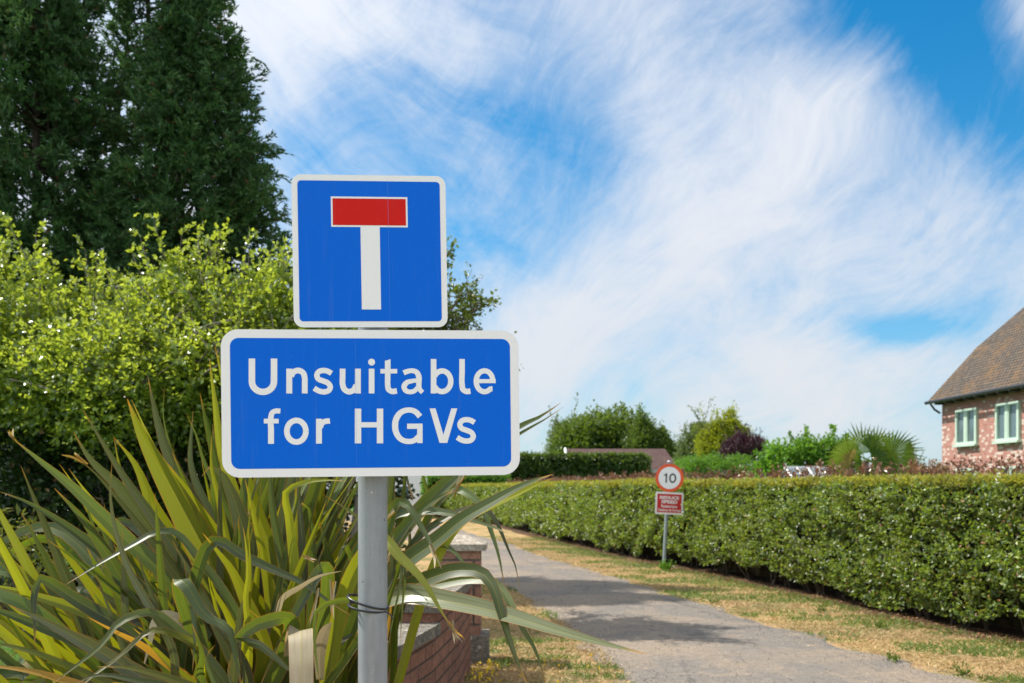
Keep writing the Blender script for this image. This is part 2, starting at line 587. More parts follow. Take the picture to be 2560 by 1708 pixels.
def tubes_mb(segs, seg=5):
    mb = MB()
    for p, r in segs:
        mb.tube(p, r, seg=seg)
    return mb


def clump_plant(name, label, cat, clumps, base, mat, n=2600, k=7, size=0.06, slen=0.35, aspect=0.5, tufts=0, trunk_r=0.06,
                bark=None, group=None, fill=0.35, up=0.6, part='crown', droop=0.1, lumps=0.25, spread=0.8, limbs=True, inner=2.2, tall=None, snags=0):
    """plant with a trunk, limbs and a crown of sprigs round several centres"""
    root = empty(name, base, label, cat, group)
    parts = []
    vol = np.array([r[0] * r[1] + r[1] * r[2] + r[0] * r[2] for c, r in clumps])
    vol = vol / vol.sum()
    for i, (c, r) in enumerate(clumps):
        ni = max(40, int(n * vol[i]))
        o, d = ell_pts(c, r, ni, 0.70, 1.0, lumps, seed=i * 7 + len(name))
        dd = d + R.normal(0, .35, d.shape)
        dd[:, 2] += up
        o = o - unit(dd) * slen * 0.5
        parts.append(sprigs(o, dd, slen * R.uniform(.6, 1.4, ni), k, size, aspect, spread, droop))
        nf = int(ni * fill)
        o, d = ell_pts(c, r, nf, 0.05, 0.75, 0, seed=i)
        parts.append(leaves_mesh(o, d + R.normal(0, .8, d.shape), size * inner * R.uniform(.7, 1.3, nf), 0.6, np.array([0, -.3, .8])))
    twigs = []
    for j in range(tufts):
        c, r = clumps[R.integers(len(clumps))]
        an = R.uniform(0, 2 * math.pi)
        q = np.array([math.cos(an) * R.uniform(.0, .8), math.sin(an) * R.uniform(0, .8), 0])
        q[2] = math.sqrt(max(0.05, 1 - q[0] ** 2 - q[1] ** 2)) * .92
        p0 = np.array(c) + q * np.array(r)
        L = (tall or slen * 2.2) * R.uniform(.5, 1.3)
        dv = unit(np.array([q[0] * .6 + R.normal(0, .25), q[1] * .6 + R.normal(0, .25), 1.0]))
        ts = np.linspace(-.3, 1, 9)
        oo = p0 + dv * (ts * L)[:, None]
        twigs.append(([p0 - dv * L * .4, p0 + dv * L], [size * .12, size * .04]))
        dd = dv + R.normal(0, .55, (9, 3))
        parts.append(sprigs(oo, dd, L * .28, max(4, k), size, aspect, spread, droop))
    V, Fc = join(parts)
    mobj(part, V, Fc, mat, root)
    if snags:
        sg = []
        for _ in range(snags):
            c, r = clumps[R.integers(len(clumps))]
            c, r = np.array(c), np.array(r)
            p0 = c + r * np.array([R.uniform(-.6, .2), -R.uniform(.80, .98), R.uniform(-.5, .3)])
            dv = np.array([R.uniform(.15, .8) * (1 if R.random() < .75 else -1), R.uniform(-.15, .1), R.uniform(.15, .6)])
            p2 = p0 + dv
            br = catmull([p0, (p0 + p2) / 2 + R.normal(0, .05, 3), p2], 7)
            r0 = R.uniform(.008, .017)
            sg.append((br, list(np.linspace(r0, r0 * .3, 7))))
            for _ in range(2):
                q = br[R.integers(2, 6)]
                sg.append(([q, q + R.normal(0, .10, 3) + dv * .25], [r0 * .45, r0 * .2]))
        tubes_mb(sg, 5).build('branches', M['pale_bark'], root, smooth=True)
    segs = list(twigs)
    base = np.array(base, float)
    if limbs:
        cz = np.mean([c[2] for c, r in clumps])
        fork = base + (np.array([np.mean([c[0] for c, r in clumps]), np.mean([c[1] for c, r in clumps]), cz]) - base) * 0.35
        segs.append((catmull([base, (base + fork) / 2 + R.normal(0, .03, 3), fork], 6), list(np.linspace(trunk_r, trunk_r * .75, 6))))
        for c, r in clumps:
            c = np.array(c)
            e = c + R.normal(0, .2, 3) * np.array(r)
            mid = (fork + e) / 2 + R.normal(0, .08, 3) * np.linalg.norm(e - fork)
            segs.append((catmull([fork, mid, e], 7), list(np.linspace(trunk_r * .6, trunk_r * .12, 7))))
            for _ in range(4):
                e2 = c + unit(R.normal(0, 1, 3) + np.array([0, -.3, .5])) * np.array(r) * .85
                segs.append((catmull([mid, (mid + e2) / 2 + R.normal(0, .1, 3), e2], 6), list(np.linspace(trunk_r * .3, trunk_r * .06, 6))))
    if segs:
        tubes_mb(segs).build('trunk' if limbs else 'stem', bark or M['bark'], root, smooth=True)
    return root


# ------------------------------------------------------------------ main sign
def mat_sheet(name, col, rough=0.5, cell=0.09):
    """retroreflective sheeting: fine honeycomb print under a clear face"""
    def f(t, tc, bs):
        v = t.node('ShaderNodeTexVoronoi', {'Vector': tc, 'Scale': 260.0}, feature='DISTANCE_TO_EDGE').outputs['Distance']
        e = t.smooth(v, 0.02, 0.16)
        n = t.noise(tc, 6, 3)
        sc = t.noise(t.node('ShaderNodeMapping', {'Vector': tc, 'Scale': (9, 9, 120)}).outputs[0], 3, 4, .7)
        dark = tuple(c * (1 - cell) for c in col)
        c = t.mix(e, dark, col)
        c = t.mix(t.math('MULTIPLY', t.smooth(n, .4, .8), .10), c, tuple(c_ * .8 + .02 for c_ in col))
        c = t.mix(t.math('MULTIPLY', t.smooth(sc, .66, .74), .10), c, (0.6, 0.65, 0.7))
        wst = t.noise(t.node('ShaderNodeMapping', {'Vector': tc, 'Scale': (70, 70, 3)}).outputs[0], 1.0, 4, .7)
        c = t.mix(t.math('MULTIPLY', t.smooth(wst, .55, .75), .05), c, (0.34, 0.34, 0.32))
        bumpn(t, bs, v, 0.05, 0.001)
        bs.inputs['Specular IOR Level'].default_value = 0.12
        return c
    return principled(name, None, rough, spec=0.5, build=f)


M['sheet_white'] = mat_sheet('reflective_white', (0.91, 0.90, 0.915), cell=.05)
M['sheet_blue'] = mat_sheet('reflective_blue', (0.0, 0.145, 0.78), cell=.12)
M['sheet_red'] = mat_sheet('reflective_red', (0.68, 0.014, 0.010), cell=.1)
M['sheet_seam'] = principled('sheet_seam', (0.10, 0.30, 0.85), 0.4)
M['alu'] = principled('grey_aluminium', (0.30, 0.30, 0.31), 0.45, metal=0.8)


def mat_galv():
    def f(t, tc, bs):
        n = t.noise(tc, 14, 5, 0.6)
        n2 = t.noise(t.node('ShaderNodeMapping', {'Vector': tc, 'Scale': (1, 1, .12)}).outputs[0], 60, 4, .6)
        c = t.ramp(t.math('ADD', t.math('MULTIPLY', n, .5), t.math('MULTIPLY', n2, .5)), [(0.3, (0.23, 0.245, 0.265)), (0.7, (0.32, 0.335, 0.36))])
        sp = t.smooth(t.noise(tc, 130, 2, .5), .73, .78)
        c = t.mix(t.math('MULTIPLY', sp, .8), c, (0.8, 0.8, 0.78))
        dr = t.smooth(t.noise(t.node('ShaderNodeMapping', {'Vector': tc, 'Scale': (1, 1, .08)}).outputs[0], 34, 5, .65), .52, .68)
        c = t.mix(t.math('MULTIPLY', dr, .35), c, (0.17, 0.17, 0.175))
        pit = t.smooth(t.noise(tc, 75, 1, .5), .76, .79)
        c = t.mix(t.math('MULTIPLY', pit, .8), c, (0.08, 0.07, 0.06))
        bumpn(t, bs, n2, 0.12, 0.002)
        return c
    return principled('galvanised_steel', None, 0.42, metal=0.15, spec=.5, build=f)


M['galv'] = mat_galv()


def rrect(w, h, r, n=8):
    pts = []
    for cx, cy, a0 in ((w / 2 - r, h / 2 - r, 0), (-w / 2 + r, h / 2 - r, 90), (-w / 2 + r, -h / 2 + r, 180), (w / 2 - r, -h / 2 + r, 270)):
        for k in range(n + 1):
            a = math.radians(a0 + 90 * k / n)
            pts.append((cx + r * math.cos(a), cy + r * math.sin(a)))
    return pts


class Frame:
    """a flat panel's own coordinates"""
    def __init__(self, c, r, up):
        self.c = np.array(c, float)
        self.r = np.array(r, float) / np.linalg.norm(r)
        n = np.cross(self.r, np.array(up, float))          # right x up = towards the back? keep it facing the viewer
        n = n / np.linalg.norm(n)
        self.n = n if n[1] < 0 else -n
        self.u = np.cross(self.n, self.r)
        if self.u[2] < 0:
            self.u = -self.u

    def at(self, x, y, z=0.0):
        return self.c + self.r * x + self.u * y + self.n * z

    def from_px(self, u, v):
        d = P(u, v, 1.0) - np.array([0, 0, EYE])
        t = np.dot(self.c - np.array([0, 0, EYE]), self.n) / np.dot(d, self.n)
        q = np.array([0, 0, EYE]) + d * t - self.c
        return float(np.dot(q, self.r)), float(np.dot(q, self.u))

    def solid(self, mb, pts, z0, z1, mi=0, mi_side=None):
        n = len(pts)
        V = [self.at(x, y, z1) for x, y in pts] + [self.at(x, y, z0) for x, y in pts]
        mb.add(V, [tuple(range(n)), tuple(range(2 * n - 1, n - 1, -1))], mi)
        mb.add(V, [(i, i + n, (i + 1) % n + n, (i + 1) % n) for i in range(n)], mi if mi_side is None else mi_side)

    def flat(self, mb, pts, z, mi=0):
        mb.add([self.at(x, y, z) for x, y in pts], [tuple(range(len(pts)))], mi)

    def ribbon(self, mb, path, w, z, mi=0, n=None):
        path = np.array(path, float)
        V, Fc = [], []
        m = len(path)
        for i in range(m):
            t = path[min(i + 1, m - 1)] - path[max(i - 1, 0)]
            t = t / np.linalg.norm(t)
            s = np.array([-t[1], t[0]]) * (w if np.isscalar(w) else w[i]) / 2
            V += [self.at(*(path[i] + s), z), self.at(*(path[i] - s), z)]
        for i in range(m - 1):
            Fc.append((2 * i, 2 * i + 1, 2 * i + 3, 2 * i + 2))
        mb.add(V, Fc, mi)


pole_xy = (-.3965, 2.835)
sign = empty('road_sign', (pole_xy[0], pole_xy[1], 0), 'grey steel post carrying two blue road signs, the T symbol above Unsuitable for HGVs', 'road sign')
mb = MB()
mb.tube([(pole_xy[0], pole_xy[1], 0.0), (pole_xy[0], pole_xy[1], 2.52)], 0.0415, seg=40)
mb.build('post', M['galv'], sign, auto=40)

FT = Frame((-.392, 2.75, 2.3537), (.4195, .040, .007), (0, 0, 1))
FP = Frame((-.384, 2.7425, 1.9336), (.8087, .085, .0093), (0, 0, 1))
# brackets behind the panels
for fr, ys in ((FT, (-.13, .12)), (FP, (-.13, .13))):
    for y in ys:
        mb = MB()
        c = fr.at(0, y, -.016)
        mb.box(c, (.30 if fr is FP else .2, .022, .03), 0, ax=(fr.r, fr.n, fr.u))
        q = np.array([pole_xy[0], pole_xy[1], c[2]])
        mb.tube([q - np.array([0, 0, .012]), q + np.array([0, 0, .012])], .0445, seg=24)
        mb.build('clamp', M['alu'], sign, auto=40)

mb = MB()
FT.solid(mb, rrect(.4215, .42, .026), -.003, 0, 0, 1)
top = mb.build('upper_panel', [M['sheet_white'], M['alu']], sign)
mb = MB()
FT.flat(mb, rrect(.4215 - .032, .42 - .033, .0105), .0006)
mb.build('blue_field', M['sheet_blue'], top)
mb = MB()
FT.flat(mb, [(-.1048, .0664), (.1048, .0664), (.1048, .150), (-.1048, .150)], .0011)
FT.flat(mb, [(-.0251, -.161), (.0275, -.161), (.0275, .070), (-.0251, .070)], .0013)
mb.build('t_symbol', M['sheet_white'], top)
mb = MB()
FT.flat(mb, [(-.100, .0714), (.100, .0714), (.100, .1447), (-.100, .1447)], .0018)
mb.build('red_bar', M['sheet_red'], top)
mb = MB()
FT.flat(mb, [(.0512, -.193), (.0516, -.193), (.0516, .193), (.0512, .193)], .0021)
mb.build('sheet_joint', M['sheet_seam'], top)

mb = MB()
FP.solid(mb, rrect(.813, .403, .047), -.003, 0, 0, 1)
low = mb.build('lower_panel', [M['sheet_white'], M['alu']], sign)
mb = MB()
FP.flat(mb, rrect(.813 - .049, .403 - .047, .023), .0006)
mb.build('blue_field', M['sheet_blue'], low)
mb = MB()
FP.flat(mb, [(-.0452, -.172), (-.0449, -.172), (-.0449, .172), (-.0452, .172)], .0022)
mb.build('sheet_joint', M['sheet_seam'], low)

# lettering, traced in two close-ups of the sign (origin, px per unit)
KX = FP.r @ FP.r * .813 / 745


def letters():
    A = (600, 860, .1722)
    B = (940, 860, .1722)
    out = []      # list of (letter, [ribbons or polys])

    def ell(cx, cy, rx, ry, a0, a1, n=22):
        return [(cx + rx * math.cos(math.radians(a)), cy - ry * math.sin(math.radians(a))) for a in np.linspace(a0, a1, n)]
    s1 = [(1329, 429), (1275, 397), (1215, 386), (1150, 400), (1115, 452), (1135, 507), (1212, 540), (1282, 572), (1313, 628), (1283, 681), (1215, 697), (1143, 682), (1077, 643)]
    out.append(('U', A, [('r', [(174, 213), (174, 400)] + ell(334, 545, 160, 152, 180, 360) + [(495, 400), (495, 213)], 92)]))
    out.append(('n', A, [('r', [(716, 360), (716, 720)], 84), ('c', [(742, 470), (775, 412), (845, 386), (912, 416), (941, 500), (941, 560), (941, 720)], 82)]))
    out.append(('s', A, [('c', s1, 78)]))
    out.append(('u', A, [('r', [(1712, 360), (1712, 720)], 84), ('c', [(1490, 360), (1490, 480), (1490, 585), (1515, 658), (1583, 695), (1652, 668), (1688, 600)], 82)]))
    out.append(('i', A, [('r', [(1911, 360), (1911, 720)], 82), ('d', (1911, 265), 50)]))
    out.append(('t', B, [('r', [(64, 397), (308, 397)], 66), ('c', [(170, 420), (170, 500), (170, 595), (184, 662), (232, 690), (304, 683)], 80), ('p', [(129, 440), (129, 248), (211, 222), (211, 440)])]))
    out.append(('a', B, [('c', [(400, 421), (455, 400), (525, 390), (590, 412), (622, 480), (622, 560), (624, 625), (640, 668), (676, 706)], [74, 72, 70, 76, 81, 81, 78, 68, 66]),
                         ('c', [(610, 528), (520, 540), (445, 563), (407, 622), (432, 678), (500, 698), (565, 678), (606, 630)], [60, 62, 70, 80, 76, 68, 70, 60])]))
    out.append(('b', B, [('r', [(836, 220), (836, 720)], 82), ('r', ell(960, 543, 126, 150, 150, -150, 30), 79)]))
    out.append(('l', B, [('c', [(1249, 220), (1249, 400), (1249, 590), (1262, 660), (1305, 690), (1371, 686)], 81)]))
    out.append(('e', B, [('r', [(1470, 541), (1737, 541)], 60), ('r', ell(1575, 543, 121, 152, 2, 312, 34), 76), ('c', ell(1575, 543, 121, 152, 300, 312, 3) + [(1690, 655)], 76)]))
    out.append(('f', A, [('c', [(451, 1451), (451, 1250), (451, 1060), (468, 1000), (520, 974), (587, 976)], [84, 84, 84, 80, 74, 72]), ('r', [(347, 1121), (563, 1121)], 67)]))
    out.append(('o', A, [('r', ell(819, 1268, 138, 157, 0, 360, 44), 81)]))
    out.append(('r', A, [('r', [(1147, 1087), (1147, 1448)], 84), ('c', [(1165, 1215), (1185, 1160), (1230, 1128), (1306, 1119)], 78)]))
    out.append(('H', A, [('r', [(1714, 940), (1714, 1444)], 92), ('r', [(2033, 940), (2033, 1444)], 92), ('r', [(1750, 1175), (2000, 1175)], 76)]))
    out.append(('G', B, [('c', [(640, 1055), (570, 983), (465, 960), (360, 996), (295, 1085), (277, 1190), (295, 1292), (360, 1382), (465, 1417), (560, 1400), (622, 1340)], [84, 80, 77, 82, 88, 90, 88, 82, 77, 78, 78]),
                         ('r', [(637, 1157), (637, 1440)], 79), ('r', [(452, 1196), (660, 1196)], 77)]))
    out.append(('V', B, [('p', [(778, 937), (865, 937), (978, 1320), (978, 1437), (922, 1437)]), ('p', [(1093, 937), (1180, 937), (1035, 1437), (978, 1437), (978, 1320)])]))
    out.append(('s', B, [('c', [(x + 101, y + 714) for x, y in s1], 78)]))
    return out


for name, (ox, oy, sc), items in letters():
    mb = MB()
    for q, it in enumerate(items):
        z = .0011 + q * .00012
        def cv(p):
            return FP.from_px(ox + p[0] * sc, oy + p[1] * sc)
        if it[0] in 'rc':
            pts = np.array([cv(p) for p in it[1]])
            w = it[2]
            if it[0] == 'c':
                m = 30
                if not np.isscalar(w):
                    w = np.interp(np.linspace(0, 1, m), np.linspace(0, 1, len(w)), w)
                pts = catmull(pts, m)
            FP.ribbon(mb, pts, np.array(w) * sc * .001098 if not np.isscalar(w) else w * sc * .001098, z)
        elif it[0] == 'd':
            c = cv(it[1])
            rr = it[2] * sc * .001098
            FP.flat(mb, [(c[0] + rr * math.cos(a), c[1] + rr * math.sin(a)) for a in np.linspace(0, 2 * math.pi, 33)[:-1]], z)
        else:
            pp = [cv(p) for p in it[1]]
            if name == 'V':      # convex pieces of the V
                for tri in ((0, 1, 2), (0, 2, 3), (0, 3, 4)) if q == 0 else ((0, 1, 4), (1, 2, 4), (2, 3, 4)):
                    FP.flat(mb, [pp[i] for i in tri], z)
            else:
                FP.flat(mb, pp, z)
    mb.build('letter_' + name.lower(), M['sheet_white'], low)

# cable tie round the post
mb = MB()
for cxo, tilt, zz, rx in ((-.006, -.30, 1.372, .058), (-.010, -.16, 1.358, .054)):
    pts = []
    for a in np.linspace(0, 2 * math.pi, 41)[:-1]:
        x = rx * math.cos(a) - .012
        pts.append((pole_xy[0] + x + cxo * .3, pole_xy[1] + .046 * math.sin(a), zz + x * tilt + .006 * math.sin(a)))
    mb.tube(pts, .0033, seg=6, closed=True)
mb.tube([(pole_xy[0] + .036, pole_xy[1] - .026, 1.351), (pole_xy[0] + .05, pole_xy[1] - .03, 1.347), (pole_xy[0] + .062, pole_xy[1] - .03, 1.330)], .002, seg=6)
mb.box((pole_xy[0] - .058, pole_xy[1] - .018, 1.378), (.010, .007, .008), 0, rz=.4)
M['black_nylon'] = principled('black_nylon', (0.012, 0.012, 0.014), 0.35)
tag(mb.build('cable_tie', M['black_nylon'], None, auto=60), 'black plastic cable tie looped loosely round the grey steel post', 'cable tie')

# ------------------------------------------------------------------ small speed sign
M['w_paint'] = principled('sign_white', (0.85, 0.86, 0.86), 0.35)
M['o_paint'] = principled('sign_orange_red', (0.80, 0.085, 0.012), 0.35)
M['r_paint'] = principled('sign_red', (0.52, 0.010, 0.010), 0.35)
M['k_paint'] = principled('sign_black', (0.02, 0.02, 0.022), 0.4)
M['green_grey'] = principled('weathered_pole', (0.27, 0.33, 0.33), 0.5, metal=.2)

sb = np.array([3.14, 20.6, 0.0])
lean = np.array([.112, -.02, 2.24])
ss = empty('speed_sign', sb, 'thin grey pole with round 10 limit sign above a red reduce speed notice', 'road sign')
ldir = lean / np.linalg.norm(lean)
mb = MB()
mb.tube([sb, sb + lean * .5, sb + lean], .038, seg=16)
mb.build('pole', M['green_grey'], ss, auto=50)
mb = MB()
mb.tube([sb + lean + ldir * k for k in (-.03, 0, .02, .03)], [.044, .044, .036, .012], seg=16)
mb.build('cap', M['alu'], ss, auto=50)
cR = sb + ldir * ((1.905) / ldir[2]) + np.array([.012, -.055, 0])
FR = Frame(cR, (1, .02, -.045), (.045, 0, 1))
circ = lambda r, n=48: [(r * math.cos(a), r * math.sin(a)) for a in np.linspace(0, 2 * math.pi, n + 1)[:-1]]
mb = MB()
FR.solid(mb, circ(.292), -.01, 0, 0, 1)
rd = mb.build('round_panel', [M['o_paint'], M['alu']], ss)
mb = MB()
FR.flat(mb, circ(.229), .003)
mb.build('white_disc', M['w_paint'], rd)
mb = MB()
FR.ribbon(mb, [(-.066, .095), (-.066, -.100)], .031, .006)
FR.ribbon(mb, catmull([(-.066, .082), (-.085, .062), (-.118, .052)], 6), .026, .0065)
mb.build('digit_one', M['k_paint'], rd)
mb = MB()
FR.ribbon(mb, [(.066 + .058 * math.cos(a), .084 * math.sin(a) - .002) for a in np.linspace(0, 2 * math.pi, 41)], .031, .006)
mb.build('digit_zero', M['k_paint'], rd)
cN = sb + ldir * (1.381 / ldir[2]) + np.array([.035, -.055, 0])
FN = Frame(cN, (1, .02, -.045), (.045, 0, 1))
mb = MB()
FN.solid(mb, rrect(.575, .455, .02, 4), -.01, 0, 0, 1)
nt = mb.build('notice_panel', [M['w_paint'], M['alu']], ss)
mb = MB()
FN.flat(mb, rrect(.505, .385, .006, 3), .003)
mb.build('red_field', M['r_paint'], nt)


def text_part(name, txt, width, height, cx, cy, fr, z, mat, parent, bold=0.0):
    cu = bpy.data.curves.new(name, 'FONT')
    cu.body = txt
    cu.size = 1.0
    cu.offset = bold
    cu.resolution_u = 3
    tmp = bpy.data.objects.new(name + '_tmp', cu)
    scene.collection.objects.link(tmp)
    dg = bpy.context.evaluated_depsgraph_get()
    me = bpy.data.meshes.new_from_object(tmp.evaluated_get(dg))
    V = np.array([v.co[:] for v in me.vertices])
    Fc = [tuple(p.vertices) for p in me.polygons]
    bpy.data.objects.remove(tmp)
    bpy.data.curves.remove(cu)
    bpy.data.meshes.remove(me)
    mn, mx = V[:, :2].min(0), V[:, :2].max(0)
    q = (V[:, :2] - (mn + mx) / 2) / (mx - mn) * np.array([width, height]) + np.array([cx, cy])
    return mobj(name, [fr.at(x, y, z) for x, y in q], Fc, mat, parent)


text_part('headline_text', 'REDUCE', .40, .068, 0, .115, FN, .006, M['w_paint'], nt, .035)
text_part('headline_text', 'SPEED', .33, .068, 0, .030, FN, .006, M['w_paint'], nt, .035)
text_part('small_text', 'Pedestrians', .33, .058, 0, -.062, FN, .006, M['w_paint'], nt, .02)
text_part('small_text', 'Children & Horses', .47, .052, 0, -.140, FN, .006, M['w_paint'], nt, .02)

# ------------------------------------------------------------------ brick garden wall, pier
def mat_brick(name, c1, c2, mortar, scale_w=0.225, scale_h=0.075, rough=0.9, bump=1.0, lichen=0.3, bias=0.0, ms=0.012):
    def f(t, tc, bs):
        uv = t.node('ShaderNodeUVMap').outputs[0]
        br = t.node('ShaderNodeTexBrick', {'Vector': uv, 'Color1': (*c1, 1), 'Color2': (*c2, 1), 'Mortar': (*mortar, 1), 'Scale': 1.0,
                                           'Mortar Size': ms, 'Mortar Smooth': 0.3, 'Bias': bias, 'Brick Width': scale_w, 'Row Height': scale_h})
        n = t.noise(tc, 22, 6, 0.7)
        n2 = t.noise(tc, 110, 4, 0.7)
        c = t.mix(1.0, br.outputs['Color'], t.ramp(t.math('ADD', t.math('MULTIPLY', n, .5), t.math('MULTIPLY', n2, .5)), [(0.32, 0.35), (0.68, 1.7)]), 'MULTIPLY')
        c = t.mix(t.math('MULTIPLY', t.smooth(n2, .6, .72), lichen), c, (0.45, 0.42, 0.36))
        h = t.math('ADD', t.math('MULTIPLY', br.outputs['Fac'], -1.0), t.math('MULTIPLY', n2, .7))
        bumpn(t, bs, h, bump, 0.008)
        return c
    return principled(name, None, rough, spec=0.2, build=f)


M['brick_rough'] = mat_brick('red_rough_brick', (0.27, 0.13, 0.09), (0.20, 0.10, 0.072), (0.085, 0.06, 0.048), 0.38, 0.105, lichen=.5, bump=1.0, ms=.009)
M['brick_pier'] = mat_brick('buff_pier_brick', (0.36, 0.20, 0.14), (0.26, 0.13, 0.09), (0.11, 0.09, 0.07), 0.33, 0.125, lichen=.45)


def mat_stone():
    def f(t, tc, bs):
        n = t.noise(tc, 10, 6, 0.7)
        n2 = t.noise(t.node('ShaderNodeMapping', {'Vector': tc, 'Scale': (1, .6, 3)}).outputs[0], 60, 6, 0.7)
        c = t.ramp(n2, [(0.3, (0.07, 0.062, 0.05)), (0.5, (0.20, 0.18, 0.145)), (0.72, (0.40, 0.37, 0.30))])
        c = t.mix(t.smooth(n, .45, .62), c, t.ramp(n2, [(.3, (.05, .045, .04)), (.7, (.2, .19, .17))]))
        c = t.mix(t.math('MULTIPLY', t.smooth(t.noise(tc, 34, 3, .5), .64, .70), .8), c, (0.02, 0.018, 0.016))
        c = t.mix(t.math('MULTIPLY', t.smooth(t.noise(tc, 17, 4, .6), .60, .68), .7), c, (0.55, 0.50, 0.40))
        bumpn(t, bs, t.math('ADD', n2, n), 0.9, 0.012)
        return c
    return principled('weathered_stone', None, 0.92, spec=0.15, build=f)


M['stone'] = mat_stone()
M['cap_stone'] = principled('pale_cap_stone', None, .9, spec=.15, build=lambda t, tc, bs: t.mix(t.math('MULTIPLY', t.smooth(t.noise(tc, 38, 4, .6), .52, .66), .7), t.ramp(t.noise(tc, 14, 5, .7), [(.3, (.20, .17, .13)), (.7, (.38, .33, .26))]), (.62, .58, .50)))


def wall_section(mb, line, y0, y1, z0, z1, th, u0=0.0, n=24, rough=0.0):
    ys = np.linspace(y0, y1, n)
    xs = np.interp(ys, [p[1] for p in line], [p[0] for p in line])
    c = np.stack([xs, ys], 1)
    t = np.gradient(c, axis=0)
    t = t / np.linalg.norm(t, axis=1, keepdims=True)
    nr = np.stack([t[:, 1], -t[:, 0]], 1)
    L = np.concatenate([[0], np.cumsum(np.linalg.norm(np.diff(c, axis=0), axis=1))]) + u0
    for i in range(n - 1):
        a0, a1 = c[i] + nr[i] * th / 2, c[i + 1] + nr[i + 1] * th / 2
        b0, b1 = c[i] - nr[i] * th / 2, c[i + 1] - nr[i + 1] * th / 2
        j = [R.normal(0, rough) for _ in range(2)]
        q = [(a0, a1), (b1, b0)]
        for s, (p0, p1) in enumerate(q):
            la, lb = (L[i], L[i + 1]) if s == 0 else (L[i + 1], L[i])
            mb.add([(p0[0], p0[1], z0), (p1[0], p1[1], z0), (p1[0], p1[1], z1), (p0[0], p0[1], z1)], [(0, 1, 2, 3)], 0, [(la, z0), (lb, z0), (lb, z1), (la, z1)])
        mb.add([(*a0, z1), (*a1, z1), (*b1, z1), (*b0, z1)], [(0, 1, 2, 3)], 0, [(L[i], z1), (L[i + 1], z1), (L[i + 1], z1 + th), (L[i], z1 + th)])
        mb.add([(*b0, z0), (*b1, z0), (*a1, z0), (*a0, z0)], [(0, 1, 2, 3)], 0, [(L[i], 0)] * 4)
    for i, sgn in ((0, 1), (n - 1, -1)):
        a, b = c[i] + nr[i] * th / 2, c[i] - nr[i] * th / 2
        q = [(*b, z0), (*a, z0), (*a, z1), (*b, z1)]
        if sgn < 0: q = q[::-1]
        mb.add(q, [(0, 1, 2, 3)], 0, [(0, q[0][2]), (th, q[1][2]), (th, q[2][2]), (0, q[3][2])])


WZ1, WZ2 = 0.68, 0.83
YS = 6.95
gw = empty('garden_wall', (-.9, 5.5, 0), 'curved low red brick garden wall with stepped mossy stone coping below the flax', 'wall')
mb = MB()
wall_section(mb, wall_line, 1.8, YS, -.05, WZ1, .23)
wall_section(mb, wall_line, YS + .003, 9.45, -.05, WZ2, .23, u0=5.6)
mb.build('brickwork', M['brick_rough'], gw)
for y0, y1, zz in ((1.8, 3.0, WZ1), (3.01, 4.2, WZ1), (4.21, 5.55, WZ1), (5.56, YS + .03, WZ1), (YS - .03, 8.2, WZ2), (8.21, 9.46, WZ2)):
    mb = MB()
    wall_section(mb, wall_line, y0, y1, zz + .002, zz + .078, .34, n=10)
    o = mb.build('coping_stone', M['stone'], gw)

pier = empty('brick_pier', (-.52, 9.75, 0), 'square buff brick gate pier with a pale pyramid stone cap at the wall end', 'pier')
pc, pw = np.array([-.505, 9.85]), .395


def prism_box(mb, cx, cy, w, d, z0, z1, uvs=1.0):
    for (ax, ay, bx, by) in ((-1, -1, 1, -1), (1, -1, 1, 1), (1, 1, -1, 1), (-1, 1, -1, -1)):
        p0 = (cx + ax * w / 2, cy + ay * d / 2)
        p1 = (cx + bx * w / 2, cy + by * d / 2)
        L = math.dist(p0, p1)
        mb.add([(*p0, z0), (*p1, z0), (*p1, z1), (*p0, z1)], [(0, 1, 2, 3)], 0, [(0, z0), (L, z0), (L, z1), (0, z1)])
    mb.add([(cx - w / 2, cy - d / 2, z1), (cx + w / 2, cy - d / 2, z1), (cx + w / 2, cy + d / 2, z1), (cx - w / 2, cy + d / 2, z1)], [(0, 1, 2, 3)], 0, [(0, 0)] * 4)


mb = MB()
prism_box(mb, pc[0], pc[1], pw, pw, -.02, 1.09)
mb.build('shaft', M['brick_pier'], pier)
mb = MB()
prism_box(mb, pc[0] + .02, pc[1], pw + .12, pw + .1, -.03, .27)
mb.build('plinth', M['stone'], pier)
mb = MB()
w = .255
mb.add([(pc[0] + i * w, pc[1] + j * w, 1.092) for i, j in ((-1, -1), (1, -1), (1, 1), (-1, 1))] + [(pc[0] + i * w, pc[1] + j * w, 1.155) for i, j in ((-1, -1), (1, -1), (1, 1), (-1, 1))]
       + [(pc[0] + i * .06, pc[1] + j * .06, 1.235) for i, j in ((-1, -1), (1, -1), (1, 1), (-1, 1))],
       [(3, 2, 1, 0), (0, 1, 5, 4), (1, 2, 6, 5), (2, 3, 7, 6), (3, 0, 4, 7), (4, 5, 9, 8), (5, 6, 10, 9), (6, 7, 11, 10), (7, 4, 8, 11), (8, 9, 10, 11)])
mb.build('cap', M['cap_stone'], pier)

